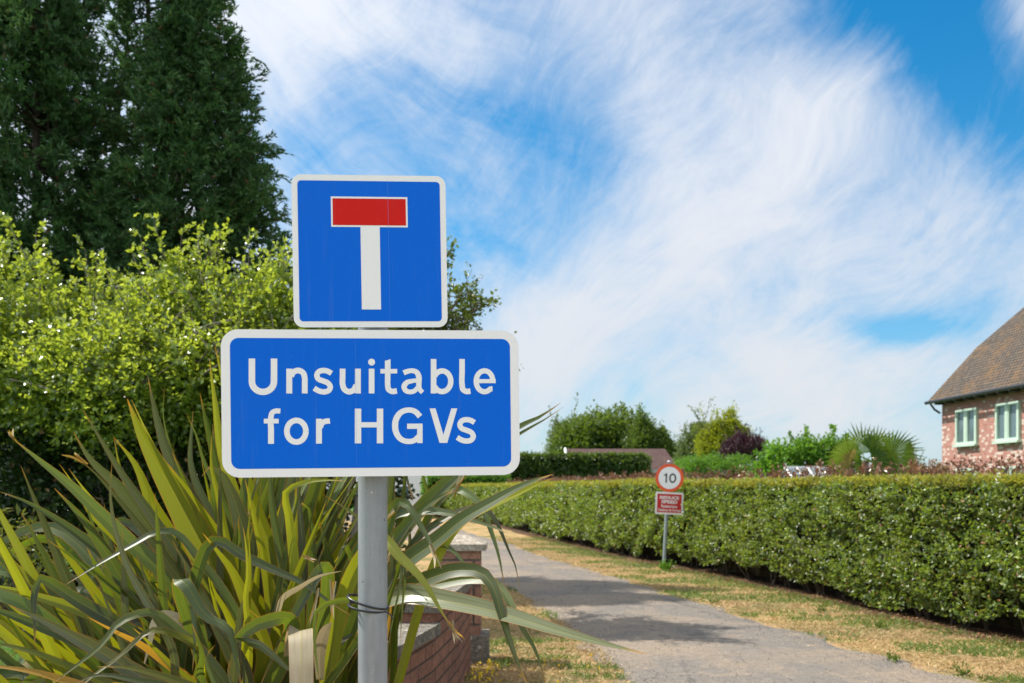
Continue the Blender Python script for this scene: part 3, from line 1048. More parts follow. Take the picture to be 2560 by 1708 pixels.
# ------------------------------------------------------------------ flax
def mat_flax(name, a, b, trans, edge=(0.34, 0.13, 0.03), tf=0.25, rough=0.42, ev=.972, low=.45, tip=(0.42, 0.20, 0.03)):
    m = bpy.data.materials.new(name)
    m.use_nodes = True
    t = NT(m.node_tree)
    uv = t.node('ShaderNodeUVMap').outputs[0]
    s = t.node('ShaderNodeSeparateXYZ', {'Vector': uv})
    ux, uy = s.outputs[0], s.outputs[1]
    rnd = t.node('ShaderNodeNewGeometry').outputs['Random Per Island']
    r01 = t.node('ShaderNodeAttribute', attribute_name='leafrnd').outputs['Fac']
    mp = t.node('ShaderNodeMapping', {'Vector': uv, 'Scale': (38, 1.2, 1)}).outputs[0]
    st = t.noise(mp, 1.0, 4, .6)
    st2 = t.noise(t.node('ShaderNodeMapping', {'Vector': uv, 'Scale': (4, 2.0, 1)}).outputs[0], 1.3, 3, .6)
    c = t.mix(t.smooth(t.math('ADD', t.math('MULTIPLY', st, .65), t.math('MULTIPLY', st2, .35)), .38, .62), a, b)
    c = t.mix(t.math('MULTIPLY', t.math('SUBTRACT', r01, .6), .5, clamp=True), c, (0.18, 0.19, 0.025))
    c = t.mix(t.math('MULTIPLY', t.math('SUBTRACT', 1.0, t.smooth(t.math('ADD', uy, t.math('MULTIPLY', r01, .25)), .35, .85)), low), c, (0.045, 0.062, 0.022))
    r02 = t.math('FRACT', t.math('MULTIPLY', r01, 13.37))
    c = t.mix(1.0, c, t.ramp(r02, [(0, .45), (.55, .95), (.85, 1.5), (1, 2.3)]), 'MULTIPLY')
    tp = t.math('MULTIPLY', t.smooth(uy, .955, 1.0), .85)
    c = t.mix(tp, c, tip)
    e = t.math('ABSOLUTE', t.math('SUBTRACT', t.math('MULTIPLY', ux, 2), 1))
    c = t.mix(t.smooth(e, ev - .03, ev + .01), c, edge)
    mid = t.math('SUBTRACT', 1.0, t.smooth(e, 0.015, 0.05))
    c = t.mix(t.math('MULTIPLY', mid, .45), c, (0.42, 0.36, 0.06))
    bl = t.smooth(t.noise(t.node('ShaderNodeMapping', {'Vector': uv, 'Scale': (10, 24, 1)}).outputs[0], 1.6, 3, .6), .72, .78)
    c = t.mix(t.math('MULTIPLY', bl, .6), c, (0.10, 0.055, 0.03))
    bs = t.node('ShaderNodeBsdfPrincipled', {'Roughness': rough, 'Specular IOR Level': 0.42, 'Base Color': c})
    bumpn(t, bs, st, 0.12, 0.002)
    tr = t.node('ShaderNodeBsdfTranslucent', {'Color': t.mix(t.math('MAXIMUM', tp, t.smooth(e, ev - .03, ev + .01)), trans, (0.8, 0.33, 0.02))})
    mx = t.node('ShaderNodeMixShader', {0: tf, 1: bs.outputs[0], 2: tr.outputs[0]})
    out = t.node('ShaderNodeOutputMaterial')
    t.l.new(mx.outputs[0], out.inputs[0])
    return m


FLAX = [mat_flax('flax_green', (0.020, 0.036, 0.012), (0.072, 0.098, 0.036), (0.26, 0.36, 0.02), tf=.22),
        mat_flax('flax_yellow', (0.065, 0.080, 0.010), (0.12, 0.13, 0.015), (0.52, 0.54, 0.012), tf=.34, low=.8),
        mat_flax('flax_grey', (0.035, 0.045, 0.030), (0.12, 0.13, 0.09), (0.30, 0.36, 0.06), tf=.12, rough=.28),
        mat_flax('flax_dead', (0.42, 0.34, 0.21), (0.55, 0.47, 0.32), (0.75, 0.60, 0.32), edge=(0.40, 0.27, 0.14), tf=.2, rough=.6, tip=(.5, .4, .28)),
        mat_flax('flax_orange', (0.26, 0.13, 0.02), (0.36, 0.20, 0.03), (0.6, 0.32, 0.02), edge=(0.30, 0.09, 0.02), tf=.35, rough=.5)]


class LeafBuilder:
    def __init__(self):
        self.v, self.f, self.uv, self.m, self.r = [], [], [], [], []

    def leaf(self, pts, w, kind, roll=0.0, fold=0.16, n=26, wprof='leaf', twist=0.0, sunny=.75):
        pts = catmull(pts, n)
        camp = np.array([0, 0, EYE])
        if R.random() < sunny:
            T_ = unit(pts[-1] - pts[n // 3])
            v_ = unit(pts[n // 2] - camp)
            s_ = unit(np.cross(T_, v_))
            n_ = np.cross(s_, T_)
            best = None
            for sg in (-1, 1):
                q_ = -s_ * math.sin(roll * sg) + n_ * math.cos(roll * sg)
                if np.dot(q_, v_) > 0:
                    q_ = -q_
                d_ = float(np.dot(q_, np.array(SUN)))
                if best is None or d_ > best[0]:
                    best = (d_, sg)
            roll = roll * best[1]
        r = R.random()
        b = len(self.v)
        T = np.gradient(pts, axis=0)
        T = unit(T)
        for i in range(n):
            t = i / (n - 1)
            vd = pts[i] - camp
            vd = vd / np.linalg.norm(vd)
            s = np.cross(T[i], vd)
            nn = np.linalg.norm(s)
            s = s / (nn + 1e-9)
            if i > 0 and np.dot(s, prev) < 0:
                s = -s
            if i > 0:
                s = unit(s * .6 + prev * .4)
            prev = s
            nr = np.cross(s, T[i])
            if nr[1] > 0 and i == 0:
                pass
            a = roll + twist * (t - .5)
            sv = s * math.cos(a) + nr * math.sin(a)
            nv = -s * math.sin(a) + nr * math.cos(a)
            if wprof == 'leaf':
                ww = (.62 + .38 * math.sin(math.pi / 2 * min(t / .5, 1))) * (1 - max(0, (t - .6) / .4) ** 1.7)
            elif wprof == 'bent':
                ww = (.8 + .2 * math.sin(math.pi * min(t * 2, 1))) * (1 - .9 * max(0, (t - .35) / .65) ** 1.3)
            else:
                ww = 1.0 - .15 * t
            ww = max(ww, .015) * w / 2
            fd = fold * w * (1 - t * .6) * (ww / (w / 2)) 
            p = pts[i]
            row = [p + sv * ww, p + sv * ww * .5 + nv * fd * .62, p + nv * fd, p + nv * fd, p - sv * ww * .5 + nv * fd * .62, p - sv * ww]
            self.v += row
            self.uv += [(0, t), (.25, t), (.5, t), (.5, t), (.75, t), (1, t)]
            self.r += [r] * 6
        for i in range(n - 1):
            for k in (0, 1, 3, 4):
                q = b + i * 6 + k
                self.f.append((q, q + 1, q + 7, q + 6))
                self.m.append(kind)

    def build(self, name, mats, parent):
        o = mobj(name, self.v, self.f, mats, parent, idx=self.m, uv=self.uv, smooth=True)
        at = o.data.attributes.new('leafrnd', 'FLOAT', 'POINT')
        at.data.foreach_set('value', np.array(self.r, dtype=np.float32))
        return o


GR, YE, GY, DE, OR = 0, 1, 2, 3, 4
flaxA = [  # width px, kind, d0, d1, roll, points base -> tip (pixels of the 2560 photograph)
    (44, GR, 4.3, 3.9, .5, [(430, 1450), (340, 1370), (257, 1290), (179, 1216), (100, 1152), (31, 1096)]),
    (40, GR, 4.2, 3.8, .45, [(420, 1560), (330, 1450), (201, 1339), (120, 1285), (60, 1252), (1, 1230)]),
    (44, GR, 4.1, 3.9, -.3, [(480, 1640), (320, 1470), (245, 1350), (201, 1290), (136, 1221)]),
    (56, GY, 4.5, 4.3, .25, [(520, 1560), (430, 1400), (357, 1301), (301, 1223), (223, 1145), (183, 1079)]),
    (30, GY, 4.4, 4.2, .2, [(560, 1560), (470, 1420), (379, 1290), (301, 1179), (257, 1107), (205, 1021)]),
    (46, YE, 4.5, 4.4, .3, [(600, 1600), (500, 1450), (424, 1335), (379, 1257), (335, 1156), (285, 1094)]),
    (22, YE, 4.55, 4.5, .2, [(500, 1450), (400, 1335), (330, 1250), (300, 1170), (284, 1090)]),
    (82, YE, 4.3, 4.2, .15, [(640, 1640), (560, 1480), (490, 1340), (440, 1245), (392, 1160), (350, 1078), (318, 997)]),
    (24, YE, 4.32, 4.2, .1, [(500, 1340), (450, 1245), (405, 1160), (365, 1078), (329, 999)]),
    (54, YE, 4.35, 4.2, .25, [(680, 1600), (610, 1470), (545, 1350), (500, 1280), (462, 1220), (417, 1156)]),
    (44, GY, 4.7, 4.6, .2, [(620, 1500), (520, 1320), (450, 1200), (410, 1110), (384, 1013), (370, 942)]),
    (10, GR, 4.7, 4.6, 0, [(560, 1400), (500, 1260), (430, 1127), (408, 1041), (412, 963)]),
    (32, GY, 4.8, 4.7, .2, [(600, 1480), (530, 1300), (475, 1145), (477, 1099), (483, 1026)]),
    (20, GR, 4.6, 4.5, .3, [(640, 1420), (560, 1260), (505, 1140), (491, 1089), (465, 1034)]),
    (40, GR, 4.7, 4.6, .3, [(620, 1480), (570, 1300), (535, 1137), (516, 1060), (500, 982)]),
    (34, YE, 4.6, 4.5, .2, [(650, 1450), (590, 1250), (552, 1118), (537, 1003), (523, 896)]),
    (36, YE, 4.8, 4.7, .2, [(700, 1450), (630, 1250), (585, 1100), (556, 946), (537, 865)]),
    (28, YE, 4.2, 4.1, .3, [(610, 1540), (575, 1400), (561, 1329), (545, 1239), (529, 1172), (529, 1089)]),
    (28, GR, 4.5, 4.2, .4, [(640, 1520), (560, 1390), (500, 1290), (460, 1200), (430, 1130)]),
    (60, GY, 4.45, 4.3, -.3, [(650, 1500), (610, 1330), (575, 1225), (550, 1180), (525, 1168), (505, 1190)]),
    (27, GR, 4.0, 3.8, .5, [(600, 1560), (500, 1400), (425, 1326), (395, 1328), (330, 1362), (263, 1400), (164, 1462)]),
    (36, GR, 4.15, 3.9, .45, [(520, 1680), (430, 1600), (365, 1545), (297, 1480), (217, 1418), (119, 1350)]),
    (40, GR, 4.0, 3.8, -.2, [(420, 1660), (300, 1565), (183, 1495), (128, 1458), (104, 1444), (88, 1475), (83, 1515), (86, 1560), (87, 1615)]),
    (34, YE, 4.2, 3.9, -.5, [(420, 1640), (300, 1565), (194, 1523), (91, 1491), (0, 1468), (-60, 1460)]),
    (42, GR, 4.1, 3.8, .5, [(440, 1740), (320, 1660), (205, 1605), (91, 1562), (0, 1528), (-80, 1500)]),
    (44, GY, 3.8, 3.6, -.25, [(420, 1740), (285, 1650), (205, 1605), (114, 1555), (20, 1512)]),
    (32, YE, 3.9, 3.7, .3, [(380, 1760), (250, 1700), (160, 1660), (91, 1633), (0, 1610), (-70, 1600)]),
    (32, OR, 3.8, 3.6, .3, [(380, 1790), (250, 1730), (160, 1700), (91, 1681), (0, 1667), (-80, 1665)]),
    (28, GR, 3.75, 3.55, .3, [(560, 1700), (450, 1580), (372, 1530), (345, 1534), (292, 1560), (262, 1601), (183, 1670), (120, 1716)]),
    (26, YE, 3.7, 3.5, .3, [(470, 1600), (380, 1575), (300, 1640), (220, 1700), (160, 1760)]),
    (28, OR, 3.9, 3.7, .3, [(520, 1740), (411, 1654), (342, 1606), (285, 1578), (217, 1542)]),
    (32, YE, 3.8, 3.7, .25, [(540, 1760), (429, 1665), (377, 1612), (350, 1585), (333, 1571)]),
    (40, YE, 3.5, 3.4, .25, [(560, 1760), (450, 1705), (380, 1682), (310, 1668), (242, 1667)]),
    (30, GR, 3.6, 3.5, .25, [(560, 1800), (420, 1716), (340, 1700), (230, 1690), (170, 1720)]),
    (30, DE, 4.0, 3.9, .2, [(500, 1600), (452, 1552), (400, 1540), (385, 1560), (377, 1595), (361, 1660)]),
    (30, GY, 3.85, 3.8, .1, [(600, 1640), (538, 1555), (496, 1502), (470, 1453), (460, 1400)]),
    (26, GR, 3.8, 3.7, .1, [(500, 1560), (478, 1500), (484, 1530), (487, 1591), (481, 1680)]),
    (46, YE, 3.95, 3.85, .15, [(660, 1620), (605, 1480), (579, 1425), (548, 1384), (525, 1355), (507, 1333)]),
    (22, YE, 3.8, 3.7, .1, [(620, 1560), (614, 1498), (620, 1440), (616, 1373), (608, 1317)]),
    (18, YE, 3.81, 3.7, .1, [(622, 1500), (626, 1440), (624, 1373), (620, 1316)]),
    (28, GY, 3.82, 3.8, .1, [(590, 1640), (602, 1540), (618, 1470), (616, 1420), (614, 1380)]),
    (46, GR, 4.5, 4.5, .1, [(640, 1600), (612, 1400), (605, 1300), (612, 1210), (635, 1120)]),
    (30, YE, 4.3, 4.2, .3, [(680, 1600), (660, 1400), (641, 1317), (625, 1250), (612, 1196)]),
    (30, GR, 4.2, 4.2, .2, [(735, 1600), (712, 1429), (696, 1351), (683, 1284), (674, 1190), (668, 1100)]),
    (30, YE, 4.2, 4.0, .3, [(745, 1600), (735, 1400), (722, 1290), (714, 1232), (757, 1207), (813, 1200), (866, 1203)]),
    (24, GY, 4.4, 4.4, .1, [(768, 1600), (760, 1451), (755, 1351), (748, 1246), (742, 1140)]),
    (32, GR, 4.1, 4.0, .1, [(780, 1560), (782, 1400), (778, 1310), (768, 1266), (752, 1258), (746, 1275)]),
    (32, GR, 3.9, 3.8, .15, [(500, 1410), (512, 1375), (535, 1352), (610, 1390), (690, 1427), (762, 1460), (826, 1506), (875, 1538)]),
    (16, DE, 3.7, 3.6, .1, [(695, 1530), (706, 1498), (750, 1468), (800, 1440), (853, 1428)]),
    (22, YE, 4.3, 4.2, .3, [(720, 1640), (700, 1575), (696, 1510), (715, 1480), (760, 1455)]),
    (42, GR, 3.65, 3.6, .2, [(470, 1470), (520, 1545), (560, 1564), (576, 1580), (586, 1625), (596, 1670), (604, 1730)]),
    (44, GR, 3.6, 3.5, .2, [(680, 1550), (630, 1568), (598, 1600), (640, 1608), (690, 1645), (730, 1680), (768, 1697)]),
    (22, YE, 3.75, 3.7, .1, [(720, 1610), (690, 1572), (655, 1550), (623, 1525)]),
    (34, GR, 3.9, 3.8, .3, [(790, 1440), (770, 1475), (740, 1530), (709, 1592), (677, 1655), (650, 1715)]),
    (24, GR, 3.5, 3.45, .1, [(870, 1500), (820, 1508), (794, 1522), (786, 1570), (789, 1634), (803, 1730)]),
    (20, OR, 4.9, 4.5, .2, [(930, 1590), (889, 1612), (847, 1640), (804, 1664), (770, 1690)]),
    (34, GR, 3.6, 3.6, .1, [(560, 1760), (530, 1690), (515, 1650), (530, 1620), (538, 1612)]),
    (40, GR, 3.7, 3.6, .1, [(520, 1760), (500, 1680), (505, 1640), (480, 1560)]),
    (36, GY, 3.4, 3.4, .1, [(600, 1780), (585, 1720), (570, 1680), (575, 1650)]),
    (30, GR, 4.3, 4.2, .3, [(900, 1440), (880, 1400), (862, 1362), (846, 1400), (828, 1440)]),
    (24, GY, 4.0, 3.9, .2, [(960, 1350), (920, 1310), (891, 1290), (850, 1262), (808, 1237)]),
    (20, GR, 4.3, 4.2, .2, [(470, 1620), (400, 1500), (340, 1420), (300, 1365), (290, 1350)]),
    (24, YE, 4.4, 4.2, .3, [(480, 1620), (380, 1480), (300, 1360), (240, 1260), (215, 1230), (172, 1172)]),
    (20, YE, 4.35, 4.2, .3, [(470, 1600), (360, 1440), (290, 1350), (230, 1290), (180, 1205), (148, 1160)]),
    (26, GY, 4.25, 4.1, .3, [(560, 1620), (470, 1480), (400, 1380), (330, 1290), (280, 1230), (245, 1190), (195, 1146)]),
    (20, GY, 3.75, 3.7, .1, [(430, 1620), (330, 1440), (290, 1330), (276, 1240), (280, 1153)]),
    (34, GY, 4.0, 3.9, .2, [(600, 1700), (540, 1560), (480, 1440), (430, 1350)]),
    (36, YE, 3.6, 3.5, .3, [(420, 1800), (380, 1740), (330, 1715), (280, 1706)]),
    (22, YE, 4.1, 4.0, .1, [(560, 1520), (530, 1470), (520, 1430), (497, 1398)]),
    (16, YE, 4.1, 4.0, .1, [(545, 1540), (530, 1480), (522, 1440), (521, 1403)]),
]
flaxB = [
    (50, GR, 4.3, 3.7, .35, [(890, 1510), (960, 1450), (1020, 1398), (1089, 1350), (1150, 1300), (1227, 1255), (1296, 1218), (1340, 1200), (1382, 1186)]),
    (26, YE, 4.28, 3.7, .3, [(1160, 1300), (1230, 1262), (1290, 1236), (1340, 1212), (1384, 1196)]),
    (40, GR, 4.6, 4.4, .3, [(900, 1500), (960, 1400), (1010, 1320), (1072, 1250), (1141, 1185), (1220, 1120), (1298, 1066), (1350, 1042), (1401, 1008)]),
    (20, GR, 4.6, 4.38, .3, [(1100, 1250), (1180, 1165), (1260, 1110), (1310, 1078), (1360, 1050), (1408, 1018)]),
    (46, GR, 4.4, 4.2, .2, [(880, 1500), (940, 1420), (996, 1335), (1035, 1290), (1070, 1260), (1110, 1238), (1140, 1222)]),
    (30, GR, 4.5, 4.2, .4, [(930, 1330), (990, 1285), (1055, 1276), (1124, 1283), (1193, 1304), (1253, 1326), (1281, 1341)]),
    (38, GR, 3.9, 3.7, .2, [(975, 1300), (990, 1255), (1014, 1258), (1046, 1305), (1072, 1350), (1086, 1382), (1103, 1421)]),
    (42, YE, 3.8, 3.6, .2, [(930, 1360), (950, 1340), (967, 1352), (1000, 1392), (1035, 1425), (1070, 1470), (1095, 1515), (1132, 1573)]),
    (26, GR, 4.6, 4.3, .3, [(1000, 1330), (1080, 1250), (1131, 1219), (1160, 1228), (1201, 1262), (1227, 1326), (1244, 1378), (1262, 1469)]),
    (24, GR, 4.4, 4.2, .3, [(1060, 1330), (1160, 1275), (1205, 1268), (1232, 1290), (1255, 1335), (1270, 1373), (1289, 1416), (1298, 1470)]),
    (26, GR, 4.5, 4.2, .5, [(1000, 1420), (1060, 1365), (1107, 1362), (1141, 1385), (1175, 1430), (1222, 1483)]),
    (42, GR, 4.2, 3.7, .25, [(900, 1540), (960, 1490), (1030, 1462), (1077, 1443), (1135, 1425), (1205, 1432), (1234, 1469), (1252, 1528), (1273, 1597), (1293, 1655), (1322, 1720)]),
    (32, GR, 4.3, 3.8, .3, [(900, 1550), (970, 1495), (1030, 1474), (1096, 1458), (1175, 1446), (1225, 1452), (1262, 1482), (1281, 1520), (1302, 1564), (1337, 1622), (1366, 1715)]),
    (54, GY, 4.2, 3.6, .12, [(880, 1560), (950, 1500), (1018, 1484), (1096, 1496), (1195, 1516), (1290, 1542), (1384, 1572), (1501, 1606), (1618, 1636)]),
    (12, GR, 4.0, 4.0, 0, [(1014, 1420), (1010, 1470), (1006, 1518), (1002, 1577), (1000, 1612)]),
    (12, GR, 4.0, 3.9, 0, [(1004, 1430), (998, 1475), (984, 1538), (969, 1626)]),
    (40, GY, 4.5, 4.4, .2, [(960, 1400), (975, 1260), (985, 1150), (1003, 1150), (1018, 1200), (1033, 1250)]),
    (14, OR, 4.3, 4.3, 0, [(970, 1570), (976, 1530), (982, 1480), (985, 1440)]),
    (26, GR, 4.5, 4.4, .1, [(960, 1500), (985, 1380), (1005, 1260), (1012, 1200), (1005, 1120)]),
    (26, GR, 4.5, 4.4, .2, [(950, 1500), (960, 1380), (975, 1280), (985, 1180), (990, 1100)]),
    (20, GY, 4.6, 4.5, .1, [(1020, 1460), (1025, 1380), (1018, 1300), (1000, 1262)]),
    (22, GR, 4.7, 4.6, .2, [(1000, 1450), (1040, 1350), (1075, 1270), (1060, 1200), (1030, 1120)]),
    (18, GY, 4.5, 4.4, .2, [(1000, 1420), (1050, 1350), (1075, 1310), (1082, 1290)]),
]

fx = empty('flax_plant', (-1.35, 4.75, 0), 'large New Zealand flax clump with sword leaves behind the signpost and over the wall', 'plant')
LB = LeafBuilder()
LD = LeafBuilder()


def put(lst, crown, spread):
    for w, kind, d0, d1, roll, px in lst:
        k = len(px)
        ds = np.linspace(d0, d1, k)
        pts = [P(u, v, d) for (u, v), d in zip(px, ds)]
        pxw = w / F * (d0 + d1) / 2
        c = np.array(crown) + np.array([R.normal(0, spread), R.normal(0, spread * .6), 0])
        if pts[0][2] > .6:
            c = c + (pts[0] - c) * np.array([.35, .35, 0])
        if kind != DE:
            mid = c * .5 + pts[0] * .5
            mid[:2] = c[:2] * .62 + pts[0][:2] * .38
            pts = [c, mid] + pts
        rs = (roll + abs(R.normal(0, .22))) * (1 if R.random() < .5 else -1)
        tgt = LD if kind == DE else LB
        tgt.leaf(pts, pxw / math.cos(roll) * 1.06, kind, roll=rs, fold=.24 if kind != DE else .05, n=44, twist=R.normal(0, .25),
                 wprof='leaf' if kind != DE else 'bent')


put(flaxA, (-1.42, 4.55, .02), .22)
put(flaxB, (-1.12, 4.75, .02), .16)
# the broad dead blade folded over near the wall
pts = [P(742, 1640, 3.75), P(744, 1600, 3.7), P(750, 1578, 3.62), P(752, 1592, 3.55), P(753, 1640, 3.5), P(754, 1730, 3.45)]
LD.leaf(pts, 66 / F * 3.6, DE, roll=.1, fold=.03, n=30, wprof='strap')
pts = [P(800, 1700, 3.8), P(800, 1630, 3.78), P(812, 1580, 3.75), P(830, 1555, 3.7)]
LD.leaf(pts, 30 / F * 3.75, DE, roll=.2, fold=.1, n=16)
# torn, dried tips
for (u, v, d, du, dv, n_) in ((1132, 1573, 3.6, 18, 34, 7), (1140, 1222, 4.2, 22, -34, 5), (31, 1096, 3.9, -10, -10, 3), (205, 1150, 4.1, -18, -14, 4), (1086, 1382, 3.7, 14, 44, 3),
                              (965, 1300, 3.9, 25, -40, 3), (970, 1400, 3.9, 18, -50, 3), (770, 1395, 3.9, 22, 12, 3), (830, 1480, 3.7, -6, 60, 4), (790, 1500, 3.7, -12, 60, 3)):
    for _ in range(n_):
        e = R.normal(0, 6, 2)
        p0 = P(u + R.normal(0, 4) - du * .5, v + R.normal(0, 3) - dv * .5, d)
        p1 = P(u + du * .4 + e[0] * .6, v + dv * .4 + e[1] * .6, d - .01)
        p2 = P(u + du + e[0] * 1.6, v + dv + e[1] * 1.6, d - .02)
        LD.leaf([p0, p1, p2], R.uniform(3, 6) / F * d, DE if R.random() < .6 else OR, roll=.2, fold=.1, n=8)
# denser leaves inside the clump
for i in range(260):
    c = np.array([-1.38 + R.normal(0, .22), 4.9 + R.normal(0, .25), 0.02])
    az = R.normal(0, .55)
    L = R.uniform(1.15, 1.9)
    lean_ = R.uniform(.05, .5) * (1 if R.random() < .7 else -.62)
    dx = -lean_ * L
    dy = az * L * .35 + .15
    h = math.sqrt(max(.3, L * L - dx * dx - dy * dy)) * R.uniform(.72, .95)
    p3 = c + np.array([dx, dy, h])
    p1 = c + np.array([dx * .18, dy * .2, h * .38])
    p2 = c + np.array([dx * .50, dy * .55, h * .74])
    pts = [c, p1, p2, p3]
    if R.random() < .2:
        pts.append(p3 + np.array([dx * .5, -.1, -.25]))
    LB.leaf(pts, R.uniform(.045, .085), int(R.choice([GR, GR, GR, GR, GR, GY, YE])), roll=R.normal(0, .5), n=26, twist=R.normal(0, .5))
for i in range(110):      # low skirt of leaves, left and front
    c = np.array([-1.45 + R.normal(0, .28), 4.6 + R.normal(0, .25), 0.02])
    a = R.uniform(math.radians(150), math.radians(290))
    L = R.uniform(.7, 1.5)
    h = R.uniform(.25, .95)
    d = np.array([math.cos(a), math.sin(a) * .55, 0])
    p3 = c + d * L + np.array([0, 0, h * R.uniform(.35, .95)])
    if p3[0] > -1.15:
        continue
    pts = [c, c + d * L * .22 + np.array([0, 0, h * .6]), c + d * L * .6 + np.array([0, 0, h]), p3]
    (LB if i % 6 else LD).leaf(pts, R.uniform(.055, .095), int(R.choice([GR, GR, GR, GY, YE])) if i % 6 else DE, roll=R.normal(0, .5), n=22, twist=R.normal(0, .6))
for i in range(210):      # straight stiff blades fanning out in front
    c = np.array([-1.42 + R.normal(0, .15), 4.5 + R.normal(0, .12), 0.02])
    a = math.radians(R.uniform(78, 172) if i % 5 else R.uniform(60, 90))
    L = R.uniform(.95, 1.75) * (1.0 if a < 2.2 else 1.12)
    dy = -R.uniform(-.1, .75)
    d = unit(np.array([math.cos(a), dy * .55, max(math.sin(a), .18) * 1.1]))
    p3 = c + d * L + np.array([0, 0, .15])
    if p3[0] > -.98 and p3[2] < 1.2:
        continue
    m1 = c + d * L * .33 + np.array([0, 0, .12])
    m2 = c + d * L * .68 + np.array([0, 0, .17])
    LB.leaf([c, m1, m2, p3 - np.array([0, 0, R.uniform(0, .12)])], R.uniform(.032, .062), int(R.choice([GR, GR, GR, GR, YE, YE, YE, GY])), roll=R.uniform(.1, .8), n=24, fold=.22, twist=R.normal(0, .35))
for i in range(130):      # upright blades behind the post and under the panel
    c = np.array([R.uniform(-1.55, -1.15), R.uniform(4.95, 5.5), 0.02])
    uu = 640 + (c[0] + 1.55) / .4 * 230 + R.normal(0, 60)
    dd_ = c[1] + R.uniform(-.35, .1)
    tip_ = P(uu, R.uniform(1010, 1330), dd_)
    m1 = c * .6 + tip_ * .4
    m2 = c * .25 + tip_ * .75
    m1[:2] = c[:2] * .85 + tip_[:2] * .15
    m2[:2] = c[:2] * .5 + tip_[:2] * .5
    pts = [c, m1, m2, tip_]
    LB.leaf(pts, R.uniform(.05, .085), int(R.choice([GR, GR, GR, GR, GY, YE])), roll=R.normal(0, .7), n=26, fold=.2, twist=R.normal(0, .4))
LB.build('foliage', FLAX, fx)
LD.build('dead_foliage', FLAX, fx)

# ------------------------------------------------------------------ hedges
M['privet'] = leaf_mat('hedge_leaf', [(0.022, 0.055, 0.015), (0.055, 0.11, 0.022), (0.12, 0.20, 0.038), (0.30, 0.37, 0.08)], (0.42, 0.56, 0.04), tf=.38, rough=.42, spec=.9, clump=3.0, odd=(.965, (.28, .12, .04)), patch=(.7, .35, (.19, .17, .04)))
M['privet_top'] = leaf_mat('new_growth_leaf', [(0.12, 0.17, 0.025), (0.24, 0.27, 0.04), (0.38, 0.30, 0.07)], (0.60, 0.58, 0.05), tf=.4, rough=.4, clump=2)
M['copper'] = leaf_mat('copper_leaf', [(0.07, 0.03, 0.03), (0.13, 0.06, 0.05), (0.28, 0.15, 0.10), (0.16, 0.14, 0.07)], (0.40, 0.16, 0.08), tf=.25, rough=.3)
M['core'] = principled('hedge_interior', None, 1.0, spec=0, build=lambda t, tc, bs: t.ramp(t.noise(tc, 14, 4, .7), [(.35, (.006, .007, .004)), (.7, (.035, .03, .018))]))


def line_frame(line, s):
    l = np.array(line, float)
    seg = np.linalg.norm(np.diff(l, axis=0), axis=1)
    cum = np.concatenate([[0], np.cumsum(seg)])
    x = np.interp(s, cum, l[:, 0])
    y = np.interp(s, cum, l[:, 1])
    e = .4
    x2, y2 = np.interp(s + e, cum, l[:, 0]), np.interp(s + e, cum, l[:, 1])
    x1, y1 = np.interp(s - e, cum, l[:, 0]), np.interp(s - e, cum, l[:, 1])
    t = unit(np.stack([x2 - x1, y2 - y1], 1))
    nr = np.stack([-t[:, 1], t[:, 0]], 1)      # to the left of the running direction = towards the lane
    return np.stack([x, y], 1), t, nr, cum[-1]


def wobble(a, b, seed, amp, f1=1.0):
    rg = np.random.default_rng(seed)
    out = np.zeros_like(a)
    for k in range(10):
        fx_, fy_ = rg.normal(0, 1.6 * f1, 2)
        out += np.sin(a * fx_ + b * fy_ * 1.3 + rg.uniform(0, 6.28)) * rg.uniform(.5, 1)
    return out / 3.0 * amp


